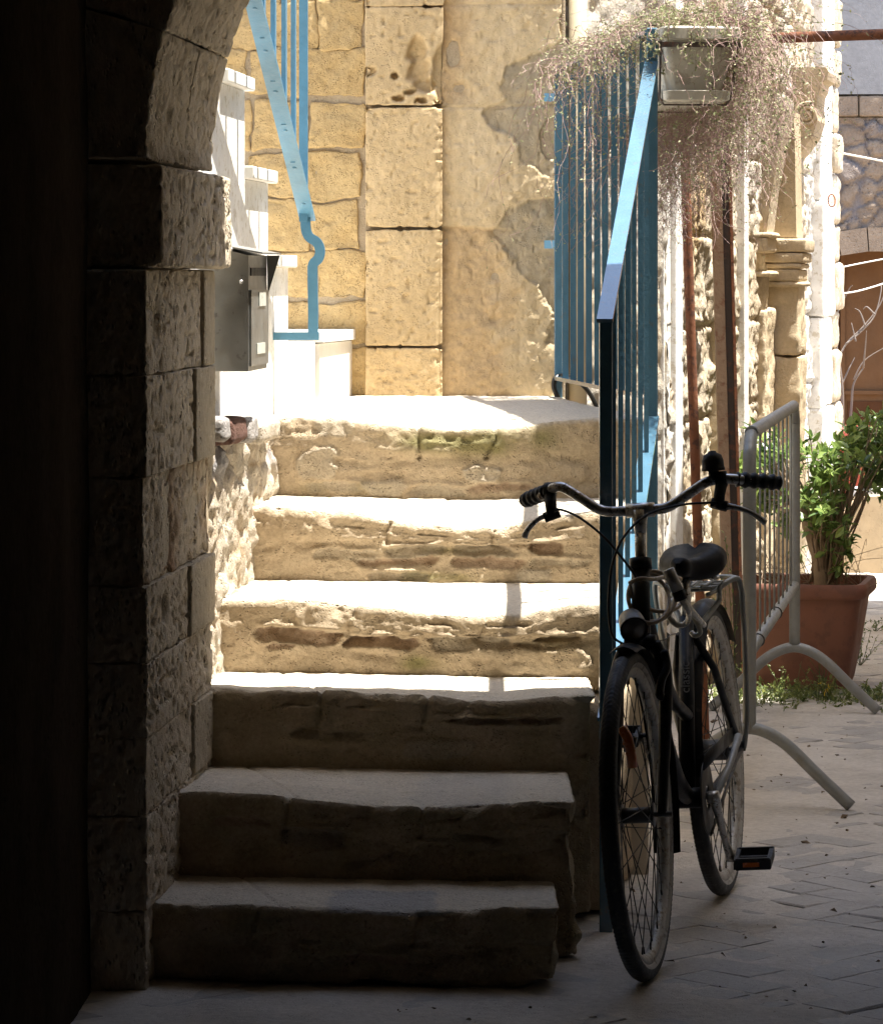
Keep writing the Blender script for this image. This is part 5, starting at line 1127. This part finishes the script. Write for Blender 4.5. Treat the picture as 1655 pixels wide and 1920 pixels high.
# headlight
hl = part('headlight', M['plastic'], lambda t: t.lathe([(0, .055), (.016, .054), (.026, .04), (.029, .015), (.031, -.012), (.031, -.016), (.0275, -.017), (.0275, -.008)], P(1187, 1176, 7.80), (-.10, 1, .35), 20))
part('lens', M['lens'], lambda t: t.lathe([(.0275, -.010), (.02, -.016), (0, -.019)], P(1187, 1176, 7.80), (-.10, 1, .35), 20), hl)
part('headlight_bracket', M['black'], lambda t: t.tube(np.array([P(1190, 1195, 7.84), P(1200, 1205, 7.88), P(1208, 1205, 7.90)]), .006, 8))
part('rear_brake_caliper', M['black'], lambda t: t.tube(np.array([P(1245, 1222, 7.80), P(1250, 1250, 7.78), P(1240, 1275, 7.76), P(1236, 1302, 7.75), P(1243, 1308, 7.75)]), [.010, .009, .009, .010, .008], 8, smooth=4))
part('lamp_wire', M['wire'], lambda t: t.tube(np.array([P(1225, 1200, 7.9), P(1245, 1200, 7.9), P(1258, 1190, 8.0), P(1275, 1188, 8.1)]), .0012, 5, smooth=5))
# lettering on the seat tube
tx = bpy.data.curves.new('frame_lettering', 'FONT'); tx.body = 'classic'; tx.size = .030; tx.extrude = .0003; tx.align_x = 'CENTER'; tx.align_y = 'CENTER'
tmp = bpy.data.objects.new('frame_lettering_curve', tx); S.collection.objects.link(tmp); bpy.context.view_layer.update()
me = bpy.data.meshes.new_from_object(tmp); bpy.data.objects.remove(tmp)
ldir = (Bk(.80, 0, .70) - Bk(.655, 0, .29)); ldir /= np.linalg.norm(ldir); rgt = np.array([math.cos(HD), -math.sin(HD), .0]); rgt -= ldir * np.dot(rgt, ldir); rgt /= np.linalg.norm(rgt)
nz = np.cross(ldir, -rgt); pos = Bk(.750, .0, .560) + nz * .0182 * 1.02
Mt = Matrix(((ldir[0], -rgt[0], nz[0], pos[0]), (ldir[1], -rgt[1], nz[1], pos[1]), (ldir[2], -rgt[2], nz[2], pos[2]), (0, 0, 0, 1)))
me.transform(Mt); me.materials.clear(); me.materials.append(paint('grey_lettering', (.22, .22, .22), .5))
to = bpy.data.objects.new('frame_lettering', me); S.collection.objects.link(to); to.parent = bk; to.matrix_parent_inverse = Matrix.Translation(-bk.location)
# spiral cable lock slung round the head tube
lk = thing('cable_lock', 'tan coiled cable lock looped around the bicycle head tube', 'lock', tuple(P(1215, 1120, 7.98)))
def loop(cx, cy, Yc, rx, ry, tilt, r, mb, depth=.05, a0=0, a1=6.6):
    aa = np.linspace(a0, a1, 40); mb.tube([P(cx, cy, Yc) + np.array([rx * math.cos(a) * math.cos(tilt) - ry * math.sin(a) * math.sin(tilt), depth * math.sin(a + .6), rx * math.cos(a) * math.sin(tilt) + ry * math.sin(a) * math.cos(tilt)]) for a in aa], r, 8)
t = MB(); loop(1222, 1118, 7.97, .054, .052, 0, .0048, t, .05); loop(1216, 1124, 7.97, .045, .047, .3, .0048, t, .06); loop(1230, 1112, 7.99, .062, .036, -.3, .0048, t, .05)
t.tube(np.array([P(1180, 1093, 7.92), P(1200, 1085, 7.90), P(1225, 1086, 7.93), P(1255, 1080, 8.02), P(1275, 1085, 8.1)]), .0048, 8, smooth=5); t.build('coiled_cable', M['hose'], lk)
t = MB(); t.tube(np.array([P(1252, 1068, 7.885), P(1271, 1110, 7.885)]), .0135, 16); t.build('barrel', paint('dull_aluminium', (.50, .50, .49), .4, .3, wear=(.25, .24, .22), wearamt=.4), lk)
t = MB(); t.tube(np.array([P(1270, 1108, 7.885), P(1277, 1125, 7.885)]), .0145, 14); t.build('collar', M['rubber'], lk)
t = MB(); t.tube(np.array([P(1276, 1122, 7.885), P(1291, 1150, 7.95), P(1286, 1168, 8.13), P(1270, 1172, 8.12), P(1254, 1155, 8.12), P(1258, 1128, 8.15), P(1275, 1122, 8.2)]), .0068, 10, smooth=6); t.tube(np.array([P(1278, 1122, 7.885), P(1300, 1150, 8.0), P(1319, 1172, 8.2)]), .0068, 10, smooth=4); t.tube(np.array([P(1290, 1140, 8.13), P(1308, 1172, 8.13), P(1312, 1186, 8.14), P(1303, 1192, 8.14), P(1296, 1186, 8.15)]), .0060, 10, smooth=6); t.build('clear_cable', M['clear'], lk)
for p_ in (): pass
